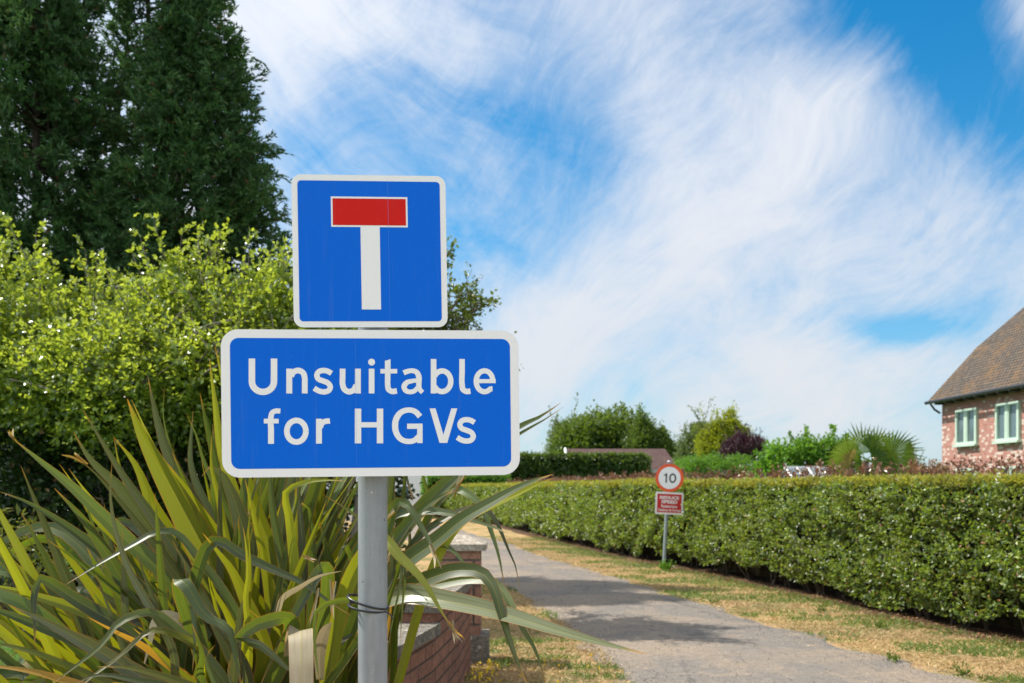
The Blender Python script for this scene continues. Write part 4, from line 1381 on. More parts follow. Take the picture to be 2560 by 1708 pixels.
def hedge(name, label, line, z1, th, mats, dens=((0, 99, 1000),), size=.045, group=None, zlow=.28, seed=1, core=True, ends=True, rag=.12, k=4, sl=.11, wav=.07, y_scale=None, top_band=None):
    l = np.array(line, float)
    root = empty(name, (l[0][0], l[0][1], 0), label, 'hedge', group)
    total = line_frame(line, np.array([0.]))[3]
    parts, tops = [], []
    for s0, s1, dn, sz in dens:
        s1 = min(s1, total)
        if s1 <= s0:
            continue
        # front
        n = int((s1 - s0) * (z1 - zlow) * dn)
        s = R.uniform(s0, s1, n)
        z = zlow - .25 + (z1 - zlow + .25) * R.random(n)
        lowlim = zlow - .06 + wobble(s, z * 0, seed + 3, .15, 1.4)
        keep = z > lowlim
        s, z = s[keep], z[keep]
        c, t, nr, _ = line_frame(line, s)
        off = wobble(s, z * 2.2, seed, wav * .7) + wobble(s * 5, z * 8, seed + 5, wav * .75) + R.normal(0, .025, len(s))
        off -= np.clip((z - z1 + .12) / .12, 0, 1) ** 2 * .09
        off -= np.clip((zlow + .35 - z) / .5, 0, 1) * .12
        o = np.stack([c[:, 0] + nr[:, 0] * off, c[:, 1] + nr[:, 1] * off, z], 1)
        d = np.stack([nr[:, 0], nr[:, 1], np.full(len(s), .35)], 1) + R.normal(0, .5, (len(s), 3))
        nb = np.stack([nr[:, 0], nr[:, 1], np.full(len(s), .7)], 1)
        nbk = np.repeat(nb, k, axis=0)
        parts.append(sprigs(o - unit(d) * sl * .5, d, sl * R.uniform(.6, 1.4, len(s)), k, sz, .72, .9, 0, nbias=nbk, nb=.35))
        # top
        n = int((s1 - s0) * th * dn * .8)
        s = R.uniform(s0, s1, n)
        wq = R.random(n) ** 1.6 * th
        c, t, nr, _ = line_frame(line, s)
        zz = z1 + wobble(s, wq, seed + 9, .02) + R.normal(0, rag * .2, n) + np.minimum(np.abs(R.normal(0, 1, n)), 1.9) ** 3 * rag * .04 - .02
        o = np.stack([c[:, 0] - nr[:, 0] * wq, c[:, 1] - nr[:, 1] * wq, zz - .03], 1)
        d = np.stack([nr[:, 0] * .2, nr[:, 1] * .2, np.full(n, 1.)], 1) + R.normal(0, .45, (n, 3))
        tops.append(sprigs(o, d, sl * .7, k, sz, .55, .8, 0))
    if ends:
        for se, sg in ((0.0, -1), (total - .02, 1)):
            n = int(th * (z1 - zlow) * dens[-1][2] * 1.0)
            c, t, nr, _ = line_frame(line, np.full(n, se))
            q = R.random(n) * th
            z = R.uniform(zlow, z1, n)
            o = np.stack([c[:, 0] - nr[:, 0] * q + t[:, 0] * sg * .02, c[:, 1] - nr[:, 1] * q + t[:, 1] * sg * .02, z], 1)
            d = np.stack([t[:, 0] * sg, t[:, 1] * sg, np.full(n, .3)], 1) + R.normal(0, .5, (n, 3))
            parts.append(sprigs(o, d, sl, k, dens[-1][3], .55, .8, 0))
    mats = mats if isinstance(mats, tuple) else (mats, mats)
    V, Fc = join(parts)
    mobj('leaf_surface', V, Fc, mats[0], root)
    if tops:
        V, Fc = join(tops)
        mobj('top_growth', V, Fc, mats[1], root)
    # solid slab coloured near black for the shade inside, blocks see-through; then stems
    if core:
        m = max(6, int(total / .5))
        s = np.linspace(.12, total - .12, m)
        c, t, nr, _ = line_frame(line, s)
        V, Fc = [], []
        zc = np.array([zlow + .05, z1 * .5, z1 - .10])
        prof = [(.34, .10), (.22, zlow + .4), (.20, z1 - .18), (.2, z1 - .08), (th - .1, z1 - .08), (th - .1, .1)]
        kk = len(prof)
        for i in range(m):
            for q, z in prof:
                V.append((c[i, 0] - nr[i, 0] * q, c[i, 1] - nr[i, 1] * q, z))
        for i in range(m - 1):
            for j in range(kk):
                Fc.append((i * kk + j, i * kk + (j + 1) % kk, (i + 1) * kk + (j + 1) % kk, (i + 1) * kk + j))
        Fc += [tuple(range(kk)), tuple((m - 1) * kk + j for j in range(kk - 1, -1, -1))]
        mobj('dark_core', V, Fc, M['core'], root)
        segs = []
        for s0 in np.arange(.15, min(total, 30) - .15, .28):
            c, t, nr, _ = line_frame(line, np.array([s0 + R.normal(0, .06)]))
            q = R.uniform(.2, .6)
            b = np.array([c[0, 0] - nr[0, 0] * q, c[0, 1] - nr[0, 1] * q, -.02])
            for _ in range(2):
                e = b + np.array([nr[0, 0] * R.uniform(-.1, .3) + R.normal(0, .12), nr[0, 1] * .1 + R.normal(0, .12), zlow + .35])
                segs.append((catmull([b, (b + e) / 2 + R.normal(0, .04, 3), e], 5), [.016, .014, .012, .010, .008]))
        tubes_mb(segs).build('stem', M['bark_dark'], root)
    return root


def cut_line(line, y0, y1):
    l = np.array(line)
    ys = [y0] + [y for y in l[:, 1] if y0 < y < y1] + [y1]
    return [(float(np.interp(y, l[:, 1], l[:, 0])), float(y)) for y in ys]


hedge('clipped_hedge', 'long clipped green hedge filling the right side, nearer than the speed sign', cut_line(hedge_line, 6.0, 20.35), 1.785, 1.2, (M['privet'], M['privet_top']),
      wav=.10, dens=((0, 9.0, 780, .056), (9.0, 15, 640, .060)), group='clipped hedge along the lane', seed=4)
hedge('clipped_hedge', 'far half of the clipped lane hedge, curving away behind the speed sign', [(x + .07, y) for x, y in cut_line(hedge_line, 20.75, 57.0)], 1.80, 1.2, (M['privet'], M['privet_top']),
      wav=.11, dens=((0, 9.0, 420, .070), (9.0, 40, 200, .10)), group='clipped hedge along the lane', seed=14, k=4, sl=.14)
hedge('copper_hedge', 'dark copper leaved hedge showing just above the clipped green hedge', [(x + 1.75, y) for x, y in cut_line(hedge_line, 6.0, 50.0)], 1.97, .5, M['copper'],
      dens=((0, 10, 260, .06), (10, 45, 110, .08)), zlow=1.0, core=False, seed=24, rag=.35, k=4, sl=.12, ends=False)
M['beech'] = leaf_mat('beech_leaf', [(0.02, 0.05, 0.012), (0.04, 0.08, 0.018), (0.06, 0.12, 0.022)], (0.30, 0.42, 0.03), tf=.3, rough=.4)
M['bright_leaf'] = leaf_mat('bright_leaf', [(0.06, 0.16, 0.02), (0.09, 0.22, 0.025), (0.12, 0.26, 0.03)], (0.30, 0.55, 0.03), tf=.35, rough=.4)
hedge('tall_hedge', 'tall square cut dark beech hedge in front of the brown tiled roof', [(7.85, 58.3), (-4.5, 57.5)], 3.50, 1.4, M['beech'],
      dens=((0, 20, 130, .17),), zlow=.5, seed=34, k=4, sl=.35, wav=.12, rag=.2)
hedge('low_hedge', 'small bright green hedge left of the tall beech hedge', [(-.3, 55.2), (-4.8, 55.0)], 2.35, .8, M['bright_leaf'],
      dens=((0, 20, 160, .13),), zlow=.3, seed=44, k=4, sl=.25, rag=.5)

# ------------------------------------------------------------------ conifers
M['conifer'] = leaf_mat('conifer_leaf', [(0.022, 0.068, 0.026), (0.042, 0.105, 0.038), (0.070, 0.15, 0.052), (0.12, 0.20, 0.075)], (0.12, 0.24, 0.05), tf=.25, rough=.55, spec=.3, clump=.9, amt=.25, odd=(.985, (.16, .06, .03)))


def conifer(loc, H, Rm, label, nb=300, seed=0, z0=1.2, trunks=2, leaf=.14):
    rg = np.random.default_rng(seed)
    root = empty('conifer_tree', loc, label, 'tree', 'tall dark conifers behind the shrubs')
    base = np.array(loc, float)
    prof = lambda z: Rm * np.clip(1 - (z / H) ** 2.0, 0, 1) ** .75
    segs, O, D, Ls = [], [], [], []
    tr = []
    for q in range(trunks):
        off = np.array([rg.normal(0, .12), rg.normal(0, .12), 0]) * (q > 0)
        top = base + np.array([rg.normal(0, .3) * q, rg.normal(0, .3), H * (.97 - .1 * q)])
        pts = catmull([base + off, base + off * 3 + np.array([0, 0, H * .4]), top], 12)
        tr.append(pts)
        segs.append((pts, list(np.linspace(.17 - .05 * q, .015, 12))))
    for i in range(nb):
        z = z0 + (H - z0) * rg.random() ** 1.05
        az = rg.uniform(0, 2 * math.pi)
        rr = prof(z) * rg.uniform(.55, 1.12)
        rise = rg.uniform(.25, .75) * max(rr, .4)
        p = tr[rg.integers(trunks)]
        zs = max(z - rise, .3)
        st = np.array([np.interp(zs, p[:, 2], p[:, 0]), np.interp(zs, p[:, 2], p[:, 1]), zs])
        dv = np.array([math.cos(az), math.sin(az), 0])
        e = np.array([base[0], base[1], 0]) + dv * rr + np.array([0, 0, z])
        mid = (st + e) / 2 + np.array([0, 0, -.08 * rr])
        br = catmull([st, mid, e], 8)
        segs.append((br[::2], [.028, .02, .012, .006]))
        m = int(15 + rr * 11)
        t = rg.uniform(.38, 1.0, m)
        pb = np.stack([np.interp(t, np.linspace(0, 1, 8), br[:, j]) for j in range(3)], 1)
        bd = unit(br[-1] - br[-3])
        side = rg.normal(0, 1, (m, 3)) * .75 + bd * .9 + np.array([0, 0, .25])
        O.append(pb + rg.normal(0, .10, (m, 3)))
        D.append(side)
        Ls.append((.22 + .24 * rg.random(m)) * (1.25 - .45 * t))
    O, D, Ls = np.vstack(O), np.vstack(D), np.concatenate(Ls)
    V1 = sprigs(O, D, Ls, 15, leaf, .30, .42, .3, nb=.3)
    mobj('crown', *V1, M['conifer'], root)
    tubes_mb(segs, 5).build('trunk', M['bark_dark'], root, smooth=True)
    return root


conifer((-5.65, 18.0, 0), 11.3, 2.1, 'dark conifer with the ragged right edge, nearest the T sign', nb=340, seed=3)
conifer((-8.7, 18.2, 0), 14.5, 2.0, 'dark conifer cut by the left frame edge, top out of view', nb=430, seed=5)
conifer((-7.4, 20.3, 0), 15.0, 1.7, 'dark conifer set back between two others with sky gaps round its trunk', nb=210, seed=8)
conifer((-11.5, 17.2, 0), 14.0, 2.2, 'dark conifer mostly outside the left edge', nb=220, seed=9, leaf=.16)

# ------------------------------------------------------------------ shrubs at the left
M['shrub'] = leaf_mat('glossy_shrub_leaf', [(0.035, 0.085, 0.018), (0.08, 0.155, 0.024), (0.15, 0.235, 0.034), (0.34, 0.40, 0.12)], (0.64, 0.74, 0.05), tf=.44, rough=.33, spec=1.0, clump=.8, amt=.25)
M['shrub2'] = leaf_mat('grey_shrub_leaf', [(0.045, 0.075, 0.022), (0.08, 0.12, 0.035), (0.12, 0.165, 0.05)], (0.30, 0.40, 0.04), tf=.35, rough=.25, spec=.8, clump=.8, amt=.25)
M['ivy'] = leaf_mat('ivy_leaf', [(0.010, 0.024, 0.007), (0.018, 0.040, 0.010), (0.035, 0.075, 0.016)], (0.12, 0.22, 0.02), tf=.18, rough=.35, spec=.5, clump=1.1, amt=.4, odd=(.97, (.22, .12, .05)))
M['laurel'] = leaf_mat('pale_leaf', [(0.03, 0.05, 0.012), (0.07, 0.09, 0.015), (0.16, 0.15, 0.03)], (0.30, 0.32, 0.03), tf=.3, rough=.4)

clump_plant('leafy_shrub', 'tall bright yellow green shrub at the left edge below the conifers', 'shrub',
            [((-6.6, 13.2, 3.6), (1.0, .9, 1.1)), ((-5.6, 13.3, 3.3), (.8, .8, .95)), ((-6.2, 12.8, 3.2), (1.2, .9, .65)), ((-7.6, 13.0, 3.6), (1.2, 1, 1.0))], (-6.2, 13.3, 0), M['shrub'],
            n=3200, k=7, aspect=.72, size=.086, slen=.34, tufts=34, trunk_r=.05, tall=.55, inner=1.6, snags=12)
clump_plant('leafy_shrub', 'bright shrub in the middle with the tallest upright shoots before the conifers', 'shrub',
            [((-4.4, 12.9, 3.35), (.9, .8, 1.0)), ((-4.9, 12.5, 3.1), (1.0, .9, .7)), ((-3.9, 12.6, 3.15), (.9, .8, .7)), ((-4.35, 12.9, 4.0), (.26, .3, .55)), ((-3.95, 12.9, 3.9), (.2, .25, .5))], (-4.4, 13.0, 0), M['shrub'],
            n=3200, k=7, aspect=.72, size=.082, slen=.34, tufts=44, trunk_r=.05, tall=.60, inner=1.6, snags=14)
clump_plant('leafy_shrub', 'bright dense shrub just left of the T sign', 'shrub',
            [((-3.3, 12.8, 3.45), (.8, .7, 1.0)), ((-2.7, 12.9, 3.4), (.75, .7, .95)), ((-3.1, 12.5, 3.05), (1.0, .8, .7)), ((-2.2, 12.8, 3.0), (.7, .7, .9))], (-3.0, 13.0, 0), M['shrub'],
            n=3000, k=7, aspect=.72, size=.078, slen=.32, tufts=34, trunk_r=.05, tall=.48, inner=1.6, snags=12)
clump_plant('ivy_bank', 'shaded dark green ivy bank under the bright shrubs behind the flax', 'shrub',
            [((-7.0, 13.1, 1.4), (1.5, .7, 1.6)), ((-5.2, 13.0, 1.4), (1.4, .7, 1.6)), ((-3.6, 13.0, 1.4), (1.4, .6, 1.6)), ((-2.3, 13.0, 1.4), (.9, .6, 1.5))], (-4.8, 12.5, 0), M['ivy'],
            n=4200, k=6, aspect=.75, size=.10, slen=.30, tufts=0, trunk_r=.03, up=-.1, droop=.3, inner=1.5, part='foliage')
clump_plant('pale_bush', 'small drooping yellowish bush low at the left edge', 'shrub',
            [((-4.15, 8.6, 1.05), (.42, .35, .42)), ((-4.5, 8.7, 1.3), (.4, .3, .3))], (-4.3, 8.8, 0), M['laurel'],
            n=120, k=6, size=.085, slen=.25, aspect=.32, trunk_r=.018, droop=.9, up=.1, spread=.6, part='foliage', inner=1.2)
# loose tree right of the T sign
M['cherry'] = leaf_mat('loose_tree_leaf', [(0.035, 0.065, 0.012), (0.06, 0.10, 0.018), (0.10, 0.14, 0.025), (0.16, 0.16, 0.03)], (0.30, 0.40, 0.03), tf=.32, rough=.35, clump=1.0)
lt = empty('loose_tree', (-2.0, 12.4, 0), 'airy small tree with open leafy twigs showing right of the T sign', 'tree')
segs, O, D = [], [], []
rg = np.random.default_rng(21)
tb = np.array([-2.0, 12.4, 0.0])
hub = tb + np.array([.25, 0, 2.5])
segs.append((catmull([tb, tb + np.array([.05, 0, 1.1]), hub], 7), list(np.linspace(.09, .06, 7))))
for i in range(32):
    a = rg.uniform(-2.6, 1.5) if i > 22 else rg.uniform(-.55, .9)
    el = rg.uniform(.3, 1.35)
    L = rg.uniform(1.5, 2.45)
    e = hub + L * np.array([math.cos(a) * math.cos(el), math.sin(a) * math.cos(el), math.sin(el)])
    e[0] = min(e[0], -.12 - rg.uniform(0, .25))
    mid = (hub + e) / 2 + rg.normal(0, .12, 3)
    br = catmull([hub, mid, e], 12)
    segs.append((br, list(np.linspace(.035, .006, 12))))
    for j in range(30):
        t = rg.uniform(.3, 1.0)
        p = br[int(t * 11)]
        dv = unit(unit(br[-1] - br[5]) + rg.normal(0, .7, 3) + np.array([0, 0, .2]))
        l2 = rg.uniform(.18, .5)
        segs.append(([p, p + dv * l2], [.006, .003]))
        for q in np.linspace(.25, 1.0, 6):
            O.append(p + dv * l2 * q)
            D.append(dv + rg.normal(0, .8, 3))
V1 = sprigs(np.array(O), np.array(D), .12, 4, .066, .62, .8, .2)
mobj('crown', *V1, M['cherry'], lt)
tubes_mb(segs, 5).build('trunk', M['bark'], lt, smooth=True)

# ------------------------------------------------------------------ background trees behind the hedge
M['bg_green'] = leaf_mat('sycamore_leaf', [(0.030, 0.065, 0.012), (0.055, 0.10, 0.016), (0.09, 0.15, 0.025)], (0.30, 0.42, 0.03), tf=.3, rough=.45, clump=.45, amt=.3)
M['bg_pale'] = leaf_mat('willow_leaf', [(0.06, 0.10, 0.035), (0.09, 0.13, 0.05), (0.12, 0.17, 0.06)], (0.30, 0.40, 0.08), tf=.3, rough=.5, clump=.4, amt=.2)
M['bg_lime'] = leaf_mat('golden_leaf', [(0.12, 0.17, 0.012), (0.20, 0.25, 0.015), (0.28, 0.30, 0.02)], (0.60, 0.65, 0.02), tf=.35, rough=.45, clump=.5, amt=.3)
M['bg_purple'] = leaf_mat('plum_leaf', [(0.030, 0.012, 0.022), (0.050, 0.020, 0.035), (0.08, 0.035, 0.05)], (0.16, 0.04, 0.06), tf=.2, rough=.45, clump=.6, amt=.3)
M['bg_brown'] = leaf_mat('brownish_leaf', [(0.09, 0.08, 0.03), (0.14, 0.12, 0.05), (0.19, 0.15, 0.07)], (0.3, 0.25, 0.06), tf=.25, rough=.5)


def pc3(u, v, d, ru, rv, rd=None):
    c = P(u, v, d)
    return ((c[0], c[1], c[2]), (ru / F * d, (rd or ru) / F * d, rv / F * d))


def bg(name, label, cat, cl, mat, n, size, **kw):
    cs = [pc3(*c) for c in cl]
    b = np.mean([c[0] for c in cs], axis=0)
    return clump_plant(name, label, cat, cs, (b[0], b[1], 0), mat, n=n, size=size, slen=size * 3.0, k=6, trunk_r=kw.pop('tr', .2), **kw)


GT = 'trees and bushes beyond the hedge'
bg('round_tree', 'broad dark green tree with domed crown above the brown tiled roof', 'tree',
   [(1490, 1110, 88, 72, 64), (1440, 1130, 88, 48, 56), (1560, 1115, 88, 66, 60), (1500, 1090, 88, 56, 42), (1610, 1130, 88, 50, 52)], M['bg_green'], 4200, .34, group=GT, tufts=5, aspect=.7, lumps=.4, tall=.8)
bg('spiky_tree', 'dark green tree with pointed tops right of the broad domed one', 'tree',
   [(1610, 1120, 84, 45, 55), (1650, 1130, 84, 36, 42), (1603, 1070, 84, 13, 34), (1625, 1085, 84, 10, 28), (1657, 1095, 84, 10, 26), (1685, 1150, 84, 25, 30)], M['bg_green'], 2300, .27, group=GT)
bg('willow_tree', 'paler grey green tree at the left end of the domed tree', 'tree',
   [(1400, 1110, 94, 28, 50), (1430, 1080, 94, 24, 34), (1395, 1150, 94, 26, 40)], M['bg_pale'], 1300, .26, group=GT, tufts=6)
bg('grey_tree', 'grey green tree just left of the yellow green conifer shaped tree', 'tree',
   [(1745, 1115, 75, 38, 50), (1755, 1085, 75, 20, 28), (1715, 1150, 75, 26, 40)], M['bg_pale'], 1500, .22, group=GT, tufts=5)
bg('golden_tree', 'bright yellow green pointed tree beside the purple one', 'tree',
   [(1800, 1110, 62, 42, 52), (1845, 1110, 62, 38, 55), (1826, 1062, 62, 20, 40), (1775, 1130, 62, 34, 40), (1790, 1080, 62, 14, 28), (1762, 1100, 62, 12, 26)], M['bg_lime'], 2700, .17, group=GT, tufts=10)
bg('plum_tree', 'dark purple leaved tree against the pale sky', 'tree',
   [(1855, 1122, 55, 38, 32), (1890, 1120, 55, 28, 30), (1825, 1140, 55, 30, 30), (1850, 1095, 55, 10, 14)], M['bg_purple'], 1900, .11, group=GT, tufts=14, tall=.5)
bg('leafy_bush', 'light green bushes behind the roundel of the speed sign', 'bush',
   [(1730, 1175, 42, 45, 32), (1790, 1180, 42, 45, 34), (1850, 1180, 42, 45, 30), (1708, 1190, 46, 20, 22)], M['bright_leaf'], 2600, .085, group=GT, tufts=16, tall=.3)
bg('fig_tree', 'fresh green open tree between the purple tree and the palm', 'tree',
   [(1950, 1150, 36, 42, 40), (2010, 1140, 36, 42, 42), (2065, 1135, 36, 38, 36), (2100, 1145, 36, 32, 34), (1925, 1180, 36, 40, 26)], M['bright_leaf'], 1500, .15, group=GT, tufts=12, fill=.1, tall=.45, aspect=.7)
bg('brown_bush', 'dull brownish bush between the palm and the brick house', 'bush',
   [(2310, 1190, 30, 30, 22), (2345, 1185, 30, 24, 24), (2280, 1190, 30, 22, 30), (2190, 1198, 30, 60, 22), (2120, 1200, 30, 40, 18)], M['bg_brown'], 1700, .07, group=GT, tufts=8)
bg('dark_conifer', 'tiny dark spire tip poking up behind the palm fronds', 'tree',
   [(2272, 1170, 50, 9, 28), (2272, 1130, 50, 4, 30)], M['conifer'], 500, .12, group=GT)

# ------------------------------------------------------------------ palm
M['palm'] = leaf_mat('palm_leaf', [(0.025, 0.07, 0.012), (0.05, 0.11, 0.016), (0.11, 0.17, 0.03)], (0.30, 0.42, 0.03), tf=.3, rough=.35, clump=2)
M['palm_dry'] = leaf_mat('palm_dry_leaf', [(0.22, 0.18, 0.05), (0.30, 0.24, 0.08)], (0.5, 0.4, 0.1), tf=.3, rough=.5)
pp = np.array([8.86, 25.0, 0])
palm = empty('fan_palm', pp, 'fan palm with spiky round fronds standing above the clipped hedge', 'palm tree')
crown_c = pp + np.array([0, 0, 2.36])
mb = MB()
mb.tube([pp, pp + np.array([.02, 0, 1.0]), crown_c], [.11, .13, .10], seg=12)
mb.build('trunk', M['bark_dark'], palm, smooth=True)
fronds = [(-.12, .40, .90, 0), (.42, .42, .86, 0), (-1.0, .2, .74, 0), (-.75, -.02, .5, 1), (1.05, .30, .88, 0), (1.0, -.05, .74, 0), (.75, .12, .62, 0), (-1.15, -.1, .55, 0),
          (.3, .0, .6, 0), (-.4, .05, .5, 0), (.05, .15, .5, 0), (-.22, -.12, .48, 0), (-.55, .3, .5, 0)]
for i, (dx, dz, rad, dry) in enumerate(fronds):
    dyy = R.uniform(-.35, .25)
    e = crown_c + np.array([dx * .52, dyy, dz * .52])
    ax = unit(e - crown_c)
    V, Fc = [], []
    # petiole
    s = unit(np.cross(ax, np.array([0, 1., 0.1])))
    nrm = unit(np.cross(s, ax))
    V += [crown_c + s * .012, crown_c - s * .012, e - s * .01, e + s * .01]
    Fc.append((0, 1, 2, 3))
    nb_ = 24
    for q in range(nb_):
        an = math.radians(-95 + 190 * q / (nb_ - 1))
        dd = unit(ax * math.cos(an) + s * math.sin(an) + nrm * (.25 * math.cos(an) - .1))
        sd = unit(np.cross(dd, nrm))
        L = rad * (1 - .22 * abs(an) / 2.2) * R.uniform(.92, 1.05)
        b = len(V)
        w_ = .029
        drop = np.array([0, 0, -.10 * L * R.uniform(.6, 1.6)])
        V += [e, e + dd * L * .55 + sd * w_, e + dd * L * .55 - sd * w_, e + dd * L + drop]
        Fc += [(b, b + 1, b + 3, b + 2)]
    mobj('frond', V, Fc, M['palm_dry'] if dry else M['palm'], palm)

# ------------------------------------------------------------------ greenhouse, outbuilding, cottage
M['white_wood'] = principled('white_painted_wood', (0.80, 0.81, 0.80), 0.5)
M['glass'] = principled('dark_glass', (0.10, 0.14, 0.15), 0.06, spec=.8)


def gable(mb, x0, x1, y0, y1, ze, zr, mi=0, ov=0.0):
    ym = (y0 + y1) / 2
    V = [(x0, y0, ze), (x1, y0, ze), (x1, ym, zr), (x0, ym, zr), (x0, y1, ze), (x1, y1, ze)]
    mb.add(V, [(0, 1, 2, 3), (3, 2, 5, 4), (0, 3, 4), (1, 5, 2)], mi)


ga, gb = P(1985, 1175, 33), P(2098, 1175, 33)
gh = empty('greenhouse', (ga[0], 33, 0), 'white framed greenhouse roof peeping over the hedge left of the palm', 'greenhouse')
mb = MB()
zr, ze = P(0, 1169, 34)[2], 1.95
gable(mb, ga[0], gb[0], 33, 35, ze - .01, zr - .02)
mb.build('glazing', M['glass'], gh)
mb = MB()
mb.box(((ga[0] + gb[0]) / 2, 34, zr), (gb[0] - ga[0] + .1, .10, .09))
mb.box(((ga[0] + gb[0]) / 2, 33, ze), (gb[0] - ga[0] + .1, .07, .07))
for x in np.linspace(ga[0], gb[0], 5):
    mb.tube([(x, 33, ze), (x, 34, zr)], .035, seg=4)
    mb.tube([(x, 35, ze), (x, 34, zr)], .03, seg=4)
    mb.tube([(x, 33, 0), (x, 33, ze)], .035, seg=4)
mb.box(((ga[0] + gb[0]) / 2, 33.5, (ze + zr) / 2), (gb[0] - ga[0], .05, .05))
mb.tube([(ga[0], 34, zr), (ga[0], 34, zr + .16)], [.02, .006], seg=6)
mb.build('frame', M['white_wood'], gh)
mb = MB()
mb.box(((ga[0] + gb[0]) / 2, 34, .45), (gb[0] - ga[0], 1.96, .9))
mb.build('base_wall', M['white_wood'], gh)


def mat_tiles(name, c1, c2, moss, sw=.28, sh=.2, mamt=.5):
    def f(t, tc, bs):
        uv = t.node('ShaderNodeUVMap').outputs[0]
        br = t.node('ShaderNodeTexBrick', {'Vector': uv, 'Color1': (*c1, 1), 'Color2': (*c2, 1), 'Mortar': (c1[0] * .25, c1[1] * .25, c1[2] * .25, 1), 'Scale': 1.0,
                                           'Mortar Size': .018, 'Mortar Smooth': .4, 'Brick Width': sw, 'Row Height': sh})
        n = t.noise(tc, 1.1, 5, .7)
        n2 = t.noise(tc, 9, 4, .7)
        c = t.mix(1.0, br.outputs['Color'], t.ramp(n2, [(.3, .7), (.7, 1.3)]), 'MULTIPLY')
        c = t.mix(t.math('MULTIPLY', t.smooth(t.math('ADD', t.math('MULTIPLY', n, .6), t.math('MULTIPLY', n2, .4)), .48, .62), mamt), c, moss)
        bumpn(t, bs, t.math('MULTIPLY', br.outputs['Fac'], -1.0), .9, .03)
        return c
    return principled(name, None, .85, spec=.2, build=f)


M['tiles_pink'] = mat_tiles('pinkish_brown_tiles', (0.115, 0.068, 0.06), (0.095, 0.055, 0.05), (0.14, 0.09, 0.075), mamt=.4)
M['tiles_moss'] = mat_tiles('mossy_brown_tiles', (0.125, 0.10, 0.078), (0.09, 0.073, 0.06), (0.24, 0.12, 0.035), sw=.17, sh=.13, mamt=.45)
M['dark_wood'] = principled('dark_stained_wood', (0.06, 0.055, 0.06), 0.7)

zr2 = P(0, 1122, 72)[2]
ze2 = P(0, 1173, 69)[2]
xa, xb, xe = P(1415, 0, 72)[0], P(1662, 0, 72)[0], P(1700, 0, 69)[0]
ob = empty('outbuilding', ((xa + xe) / 2, 72, 0), 'long low garage with pinkish brown hipped tile roof behind the tall hedge', 'garage')
mb = MB()
uvq = lambda V, ax: [(V_[0], V_[2] * 1.6) if ax == 0 else (V_[1], V_[2] * 1.6) for V_ in V]
V = [(xa, 69, ze2), (xe, 69, ze2), (xb, 72, zr2), (xa, 72, zr2)]
mb.add(V, [(0, 1, 2, 3)], 0, uvq(V, 0))
V = [(xe, 69, ze2), (xe, 75, ze2), (xb, 72, zr2)]
mb.add(V, [(0, 1, 2)], 0, uvq(V, 1))
V = [(xe, 75, ze2), (xa, 75, ze2), (xa, 72, zr2), (xb, 72, zr2)]
mb.add(V, [(0, 1, 2, 3)], 0, uvq(V, 0))
mb.build('roof', M['tiles_pink'], ob)
mb = MB()
mb.tube([(xa - .05, 68.9, ze2), (xa - .05, 72, zr2 + .03)], .09, seg=4)
mb.build('barge_board', M['white_wood'], ob)
mb = MB()
mb.box(((xa + xe) / 2, 69.05, ze2 - .12), (xe - xa, .06, .26))
mb.build('fascia', principled('pale_fascia', (.36, .33, .35), .6), ob)
mb = MB()
mb.box(((xa + xe) / 2, 72.3, ze2 / 2 - .05), (xe - xa - .8, 5.4, ze2 - .1))
mb.build('wall', M['dark_wood'], ob)

M['render_white'] = principled('white_render', None, .8, build=lambda t, tc, bs: t.ramp(t.noise(tc, 2, 4, .6), [(.3, (.70, .70, .71)), (.7, (.80, .80, .80))]))
ct = empty('white_cottage', (-5.6, 64, 0), 'white rendered cottage glimpsed between the flax leaves under the sign', 'house')
mb = MB()
x0, x1 = -8.6, -3.9
V = [(x0, 63, 0), (x1, 63, 0), (x1, 63, 3.6), ((x0 + x1) / 2, 63, 5.6), (x0, 63, 3.6), (x0, 71, 0), (x1, 71, 0), (x1, 71, 3.6), ((x0 + x1) / 2, 71, 5.6), (x0, 71, 3.6)]
mb.add(V, [(0, 1, 2, 3, 4), (9, 8, 7, 6, 5), (1, 6, 7, 2), (0, 4, 9, 5)])
mb.build('wall', M['render_white'], ct)
mb = MB()
xm = (x0 + x1) / 2
for sx in (-1, 1):
    xe_ = xm + sx * 2.6
    V = [(xe_, 62.7, 3.42), (xe_, 71.3, 3.42), (xm, 71.3, 5.66), (xm, 62.7, 5.66)]
    mb.add(V, [(0, 1, 2, 3)], 0, [(v_[1], v_[2]) for v_ in V])
mb.build('roof', M['tiles_pink'], ct)
for wx, wz, ww, wh in ((-5.1, 1.0, .55, 1.3), (-6.9, 1.3, .9, 1.1)):
    mb = MB()
    mb.box((wx, 62.97, wz), (ww, .05, wh))
    wf = mb.build('window', M['white_wood'], ct)
    mb = MB()
    mb.box((wx, 62.94, wz), (ww - .14, .04, wh - .14))
    mb.build('pane', M['glass'], wf)

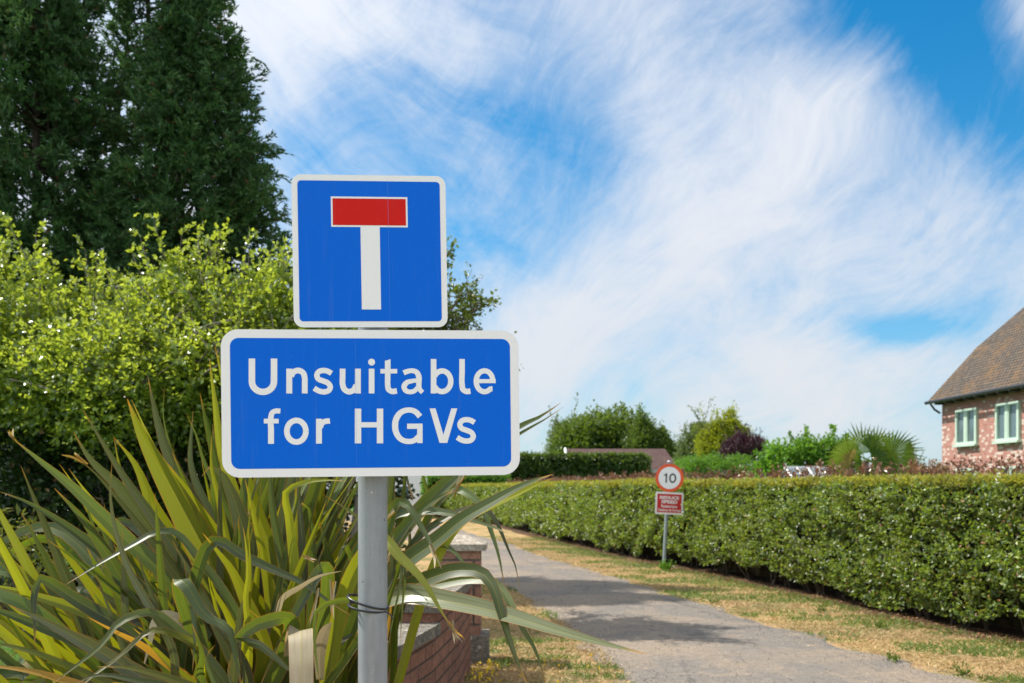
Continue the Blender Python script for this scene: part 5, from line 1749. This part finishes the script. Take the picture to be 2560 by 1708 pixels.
# ------------------------------------------------------------------ brick house on the right
def mat_house_brick():
    def f(t, tc, bs):
        uv = t.node('ShaderNodeUVMap').outputs[0]
        br = t.node('ShaderNodeTexBrick', {'Vector': uv, 'Color1': (0.44, 0.205, 0.155, 1), 'Color2': (0.34, 0.15, 0.12, 1), 'Mortar': (0.38, 0.25, 0.21, 1), 'Scale': 1.0,
                                           'Mortar Size': .008, 'Bias': 0.0, 'Brick Width': .14, 'Row Height': .078})
        # cream bricks scattered one by one: brick index noise
        sx = t.node('ShaderNodeSeparateXYZ', {'Vector': uv})
        row = t.math('FLOOR', t.math('DIVIDE', sx.outputs[1], .078))
        odd = t.math('MULTIPLY', t.math('MODULO', row, 2.0), .5)
        colm = t.math('FLOOR', t.math('SUBTRACT', t.math('DIVIDE', sx.outputs[0], .14), odd))
        idv = t.node('ShaderNodeCombineXYZ', {'X': colm, 'Y': row}).outputs[0]
        wn = t.node('ShaderNodeTexWhiteNoise', {'Vector': idv}, noise_dimensions='2D').outputs['Value']
        pn = t.noise(tc, .8, 3, .5)
        hgt = t.math('SUBTRACT', 1.0, t.smooth(sx.outputs[1], 3.1, 4.5))
        th = t.math('ADD', .93, t.math('MULTIPLY', t.math('MULTIPLY', hgt, t.smooth(pn, .1, .5)), -.18))
        wmask = t.math('GREATER_THAN', wn, th)
        c = t.mix(t.math('MULTIPLY', wmask, t.math('SUBTRACT', 1.0, br.outputs['Fac'])), br.outputs['Color'], (0.60, 0.49, 0.41))
        c = t.mix(1.0, c, t.ramp(t.noise(tc, 12, 3, .6), [(.3, .82), (.7, 1.15)]), 'MULTIPLY')
        bumpn(t, bs, t.math('MULTIPLY', br.outputs['Fac'], -1.0), .5, .01)
        return c
    return principled('mixed_red_brick', None, .85, spec=.2, build=f)


M['house_brick'] = mat_house_brick()
M['mint'] = principled('mint_paint', (0.46, 0.58, 0.47), 0.45)
M['curtain'] = principled('net_curtain', (0.55, 0.58, 0.62), 0.9)
hs = empty('brick_house', (14, 26, 0), 'red and cream brick house with steep mossy tiled roof at the right edge', 'house')
Y1, Y0 = 31.95, 20.0
wx = lambda y: 13.80 + (31.95 - y) * .045
ZE = 4.62
mb = MB()
xr = 22.5
V = [(wx(Y1), Y1, 0), (wx(Y0), Y0, 0), (wx(Y0), Y0, ZE), (wx(Y1), Y1, ZE)]
mb.add(V, [(0, 1, 2, 3)], 0, [(0, 0), (Y1 - Y0, 0), (Y1 - Y0, ZE), (0, ZE)])
V = [(xr, Y1, 0), (wx(Y1), Y1, 0), (wx(Y1), Y1, ZE), (15.2, Y1, 6.15), (xr - 1.4, Y1, 6.15), (xr, Y1, ZE)]
mb.add(V, [(0, 1, 2, 3, 4, 5)], 0, [(v_[0], v_[2]) for v_ in V])
V = [(wx(Y0), Y0, 0), (xr, Y0, 0), (xr, Y0, ZE), (xr - 1.4, Y0, 6.15), (15.7, Y0, 6.15), (wx(Y0), Y0, ZE)]
mb.add(V, [(0, 1, 2, 3, 4, 5)], 0, [(v_[0], v_[2]) for v_ in V])
mb.add([(xr, Y0, 0), (xr, Y1, 0), (xr, Y1, ZE), (xr, Y0, ZE)], [(0, 1, 2, 3)])
mb.build('wall', M['house_brick'], hs)
mb = MB()
ex = lambda y: wx(y) - .36
YG = Y1 + .22
YN = Y0 - .3
sl_ = 1.1
ridge_x = 18.1
zr_ = 4.50 + sl_ * (ridge_x - ex(YG))
h1x = 15.02
h1z = 4.50 + sl_ * (h1x - ex(YG))
A_ = [(ex(YG), YG, 4.50), (ex(YN), YN, 4.50), (ex(YN) + 1.56, YN, h1z), (ridge_x + .2, YN + 3, zr_), (ridge_x, YG - 3.0, zr_), (h1x, YG, h1z)]
mb.add(A_, [(0, 1, 2, 3, 4, 5)], 0, [(v_[1], math.hypot(v_[0] - ex(v_[1]), v_[2] - 4.5)) for v_ in A_])
mx = 2 * ridge_x
B_ = [(mx - h1x, YG, h1z), (h1x, YG, h1z), (ridge_x, YG - 3.0, zr_)]
mb.add(B_, [(0, 1, 2)], 0, [(v_[0], v_[2]) for v_ in B_])
C_ = [(mx - ex(YG), YN, 4.5), (mx - ex(YG), YG, 4.5), (mx - h1x, YG, h1z), (ridge_x, YG - 3.0, zr_), (ridge_x + .2, YN + 3, zr_), (mx - h1x, YN, h1z)]
mb.add(C_, [(0, 1, 2, 3, 4, 5)], 0, [(v_[1], v_[2]) for v_ in C_])
B_ = [(ex(YN) + 1.56, YN, h1z), (mx - h1x, YN, h1z), (ridge_x + .2, YN + 3, zr_)]
mb.add(B_, [(0, 1, 2)], 0, [(v_[0], v_[2]) for v_ in B_])
ro = mb.build('roof', M['tiles_moss'], hs)
md = ro.modifiers.new('thick', 'SOLIDIFY')
md.thickness = .09
md.offset = -1
mb = MB()
mb.tube([(ex(YG) - .06, YG, 4.44), (ex(YN) - .06, YN, 4.44)], .055, seg=8)
mb.build('gutter', M['k_paint'], hs, smooth=True)
for y in np.arange(Y0 + .6, Y1, .62):
    mb = MB()
    mb.box((wx(y) - .17, y, 4.42), (.30, .09, .14))
    mb.build('rafter_end', M['dark_wood'], hs)
mb = MB()
mb.tube([(ex(YG) + .02, Y1 + .05, 4.40), (wx(Y1) - .22, Y1 + .05, 4.22), (wx(Y1) - .04, Y1 + .05, 4.10)], .035, seg=8)
mb.build('downpipe', M['k_paint'], hs, smooth=True)


def u_to_y(u):      # along the house wall
    k = (u - CX) / F
    return (13.80 + 31.95 * .045) / (k + .045)


def hwin(u0, u1, z0, z1):
    ya, yb = u_to_y(u0), u_to_y(u1)
    yc, wy = (ya + yb) / 2, abs(ya - yb)
    rz = math.atan2(-.045, 1)
    ax = (np.array([math.cos(rz), -math.sin(rz) * 1, 0]), unit(np.array([-.045, 1, 0])), np.array([0, 0, 1.]))
    c = np.array([wx(yc), yc, (z0 + z1) / 2])
    h = z1 - z0
    fr_ = MB()
    for o_, s_ in (((0, -wy / 2 + .04, 0), (.10, .08, h)), ((0, wy / 2 - .04, 0), (.10, .08, h)), ((0, 0, 0), (.102, .09, h - .16)),
                   ((0, 0, h / 2 - .04), (.104, wy - .16, .08)), ((0, 0, -h / 2 + .04), (.104, wy - .16, .08))):
        fr_.box(c + ax[1] * o_[1] + ax[2] * o_[2] - np.array([.03, 0, 0]), s_, 0, ax=ax)
    for sgn in (-1, 1):      # casements
        yy = sgn * wy / 4
        for o_, s_ in (((yy - wy / 4 + .10, 0), (.07, .05, h - .17)), ((yy + wy / 4 - .07, 0), (.07, .05, h - .17))):
            fr_.box(c + ax[1] * o_[0] - np.array([.035, 0, 0]), s_, 0, ax=ax)
    f = fr_.build('window', M['mint'], hs)
    s_ = MB()
    s_.box(c + np.array([-.06, 0, -h / 2 - .03]), (.18, wy + .1, .06), 0, ax=ax)
    s_.build('sill', M['mint'], f)
    p_ = MB()
    p_.box(c - np.array([.012, 0, 0]), (.02, wy - .1, h - .1), 0, ax=ax)
    p_.build('pane', M['glass'], f)


hwin(2394, 2446, 3.02, 4.10)
hwin(2494, 2553, 3.02, 4.10)
hwin(2394, 2446, 1.05, 2.30)
hwin(2500, 2560, 1.05, 2.30)

# ------------------------------------------------------------------ grass, weeds, litter
M['straw'] = leaf_mat('straw_blade', [(0.30, 0.20, 0.09), (0.42, 0.30, 0.14), (0.52, 0.42, 0.24)], (0.5, 0.36, 0.14), tf=.2, rough=.7, spec=.2, clump=1.0, amt=.15)
M['grass'] = leaf_mat('grass_blade', [(0.06, 0.11, 0.02), (0.10, 0.16, 0.03), (0.16, 0.21, 0.05)], (0.30, 0.42, 0.05), tf=.3, rough=.5, spec=.3, clump=1.0, amt=.2)
M['litter'] = leaf_mat('leaf_litter', [(0.10, 0.05, 0.025), (0.20, 0.11, 0.06), (0.34, 0.22, 0.13)], (0.3, 0.15, 0.05), tf=.1, rough=.8, spec=.1)


def blades(name, label_kind, pts, mat, h, aspect=.12, lie=.6):
    n = len(pts)
    d = R.normal(0, lie, (n, 3))
    d[:, 2] = np.abs(R.normal(.6, .3, n)) * (1 - lie * .6)
    V, Fc = leaves_mesh(pts, d, h * R.uniform(.5, 1.6, n), aspect, np.array([0, -.5, .3]), fold=.1)
    return tag(mobj(name, V, Fc, mat), kind='stuff')


def scatter_between(left, right, y0, y1, n, pw_=1.0, pad=.0):
    y = y0 + (y1 - y0) * R.random(n) ** pw_
    f = R.random(n)
    x = poly_at(left, y) * (1 - f) + poly_at(right, y) * f
    return np.stack([x, y, np.full(n, -.004)], 1)


def patchy(p, seed, thr):
    q = wobble(p[:, 0] * 1.2, p[:, 1] * .9, seed, 1.0, 1.2) + wobble(p[:, 0] * 4, p[:, 1] * 4, seed + 1, .8)
    return q > thr


hl_edge = [(x - .0, y) for x, y in hedge_line]
pR = scatter_between([(x - .04, y) for x, y in lane_R], hl_edge, 6, 34, 60000, 1.7)
pL = scatter_between([(x + .15, y) for x, y in lv], [(x + .08, y) for x, y in lane_L], 6.2, 20, 30000, 1.6)
allp = np.vstack([pR, pL])
fr = (allp[:, 0] - poly_at(lane_R, allp[:, 1])) / (poly_at(hedge_line, allp[:, 1]) - poly_at(lane_R, allp[:, 1]))
fr = np.where(fr > -.2, np.clip(fr, 0, 1), .15)
g = patchy(allp, 5, .55 - 1.1 * fr)
blades('dry_verge_grass', None, allp[~g], M['straw'], .05, .14, .75)
blades('green_verge_grass', None, allp[g], M['grass'], .06, .13, .6)
pl = np.stack([R.uniform(-6.5, -1.2, 40000), R.uniform(5.5, 12.2, 40000), np.full(40000, -.01)], 1)
blades('lawn_blades', None, pl, M['grass'], .045, .12, .5)
ph = scatter_between([(x - .28, y) for x, y in hedge_line], [(x + .35, y) for x, y in hedge_line], 7, 36, 9000, 1.6)
V, Fc = leaves_mesh(ph + np.array([0, 0, .012]), R.normal(0, 1, (len(ph), 3)) * np.array([1, 1, .15]), .035 * R.uniform(.6, 1.5, len(ph)), .6, np.array([0, 0, 1.]), nb=.8)
tag(mobj('leaf_litter', V, Fc, M['litter']), kind='stuff')


def weed(loc, label, n=14, h=.16, leaf=.07, mat=None, cat='weed', name='weed_tuft', group='weeds along the verge'):
    loc = np.array([loc[0], loc[1], -.003])
    o = np.repeat(loc[None], n, 0) + R.normal(0, h * .25, (n, 3)) * np.array([1, 1, 0])
    d = R.normal(0, .55, (n, 3))
    d[:, 2] = 1
    V, Fc = sprigs(o, d, h * R.uniform(.5, 1.2, n), 6, leaf, .4, .7, .1)
    V = V.copy()
    V[:, 2] = np.maximum(V[:, 2], .0)
    ob_ = mobj(name, V - loc, Fc, mat or M['bright_leaf'])
    ob_.location = tuple(loc)
    tag(ob_, label, cat, group)


weed((sb[0] + .02, sb[1] - .1), 'green weed tuft at the foot of the speed sign pole', n=40, h=.22, leaf=.09)
for (u, v), lab in (((1790, 1510), 'low green weed on the dry verge just right below the speed sign'), ((2052, 1532), 'tall thin weed at the hedge foot in the middle of the right verge'),
                    ((2200, 1572), 'leafy weed growing out of the hedge foot nearer the camera'), ((2230, 1655), 'flat green weed on the verge close to the lane edge, lower right'),
                    ((2410, 1690), 'green weed at the bottom right of the verge'), ((1258, 1668), 'small green weed on dry grass beside the brick pier'),
                    ((1270, 1615), 'small weed by the lane left edge near the long flax leaf')):
    q = G(u, v)
    weed(q, lab, n=12, h=.13, leaf=.05, mat=M['grass'])
M['yellow_petal'] = principled('yellow_petal', (0.85, 0.62, 0.02), .6)
M['grit'] = leaf_mat('pale_grit', [(0.20, 0.185, 0.17), (0.34, 0.31, 0.27), (0.50, 0.46, 0.40)], (.3, .3, .3), tf=0.0, rough=.8, spec=.2)
ng = 9000
yy = 8 + 22 * R.random(ng) ** 1.8
ff = np.where(R.random(ng) < .6, np.clip(np.abs(R.normal(0, .12, ng)), 0, 1), R.random(ng))
ff = np.where(R.random(ng) < .5, ff, 1 - ff)
xx = poly_at(lane_L, yy) * (1 - ff) + poly_at(lane_R, yy) * ff
gp = np.stack([xx, yy, .004 + .025 * np.sin(math.pi * ff)], 1)
V, Fc = leaves_mesh(gp, R.normal(0, 1, (ng, 3)) * np.array([1, 1, .3]), R.uniform(.006, .020, ng), .8, np.array([0, 0, 1.]), nb=.7, fold=.35)
tag(mobj('loose_gravel', V, Fc, M['grit']), kind='stuff')
fp = []
for _ in range(60):
    q = G(1215 + R.normal(0, 22), 1690 + R.normal(0, 14))
    q[2] = R.uniform(.02, .06)
    fp.append(q)
for _ in range(14):
    q = G(1400 + R.normal(0, 60), 1672 + R.normal(0, 16))
    q[2] = R.uniform(.01, .04)
    fp.append(q)
fp = np.array(fp)
V, Fc = sprigs(fp, np.tile([0, 0, 1.], (len(fp), 1)), .01, 5, .022, .8, 1.2, 0)
tag(mobj('yellow_flowers', V, Fc, M['yellow_petal']), kind='stuff')
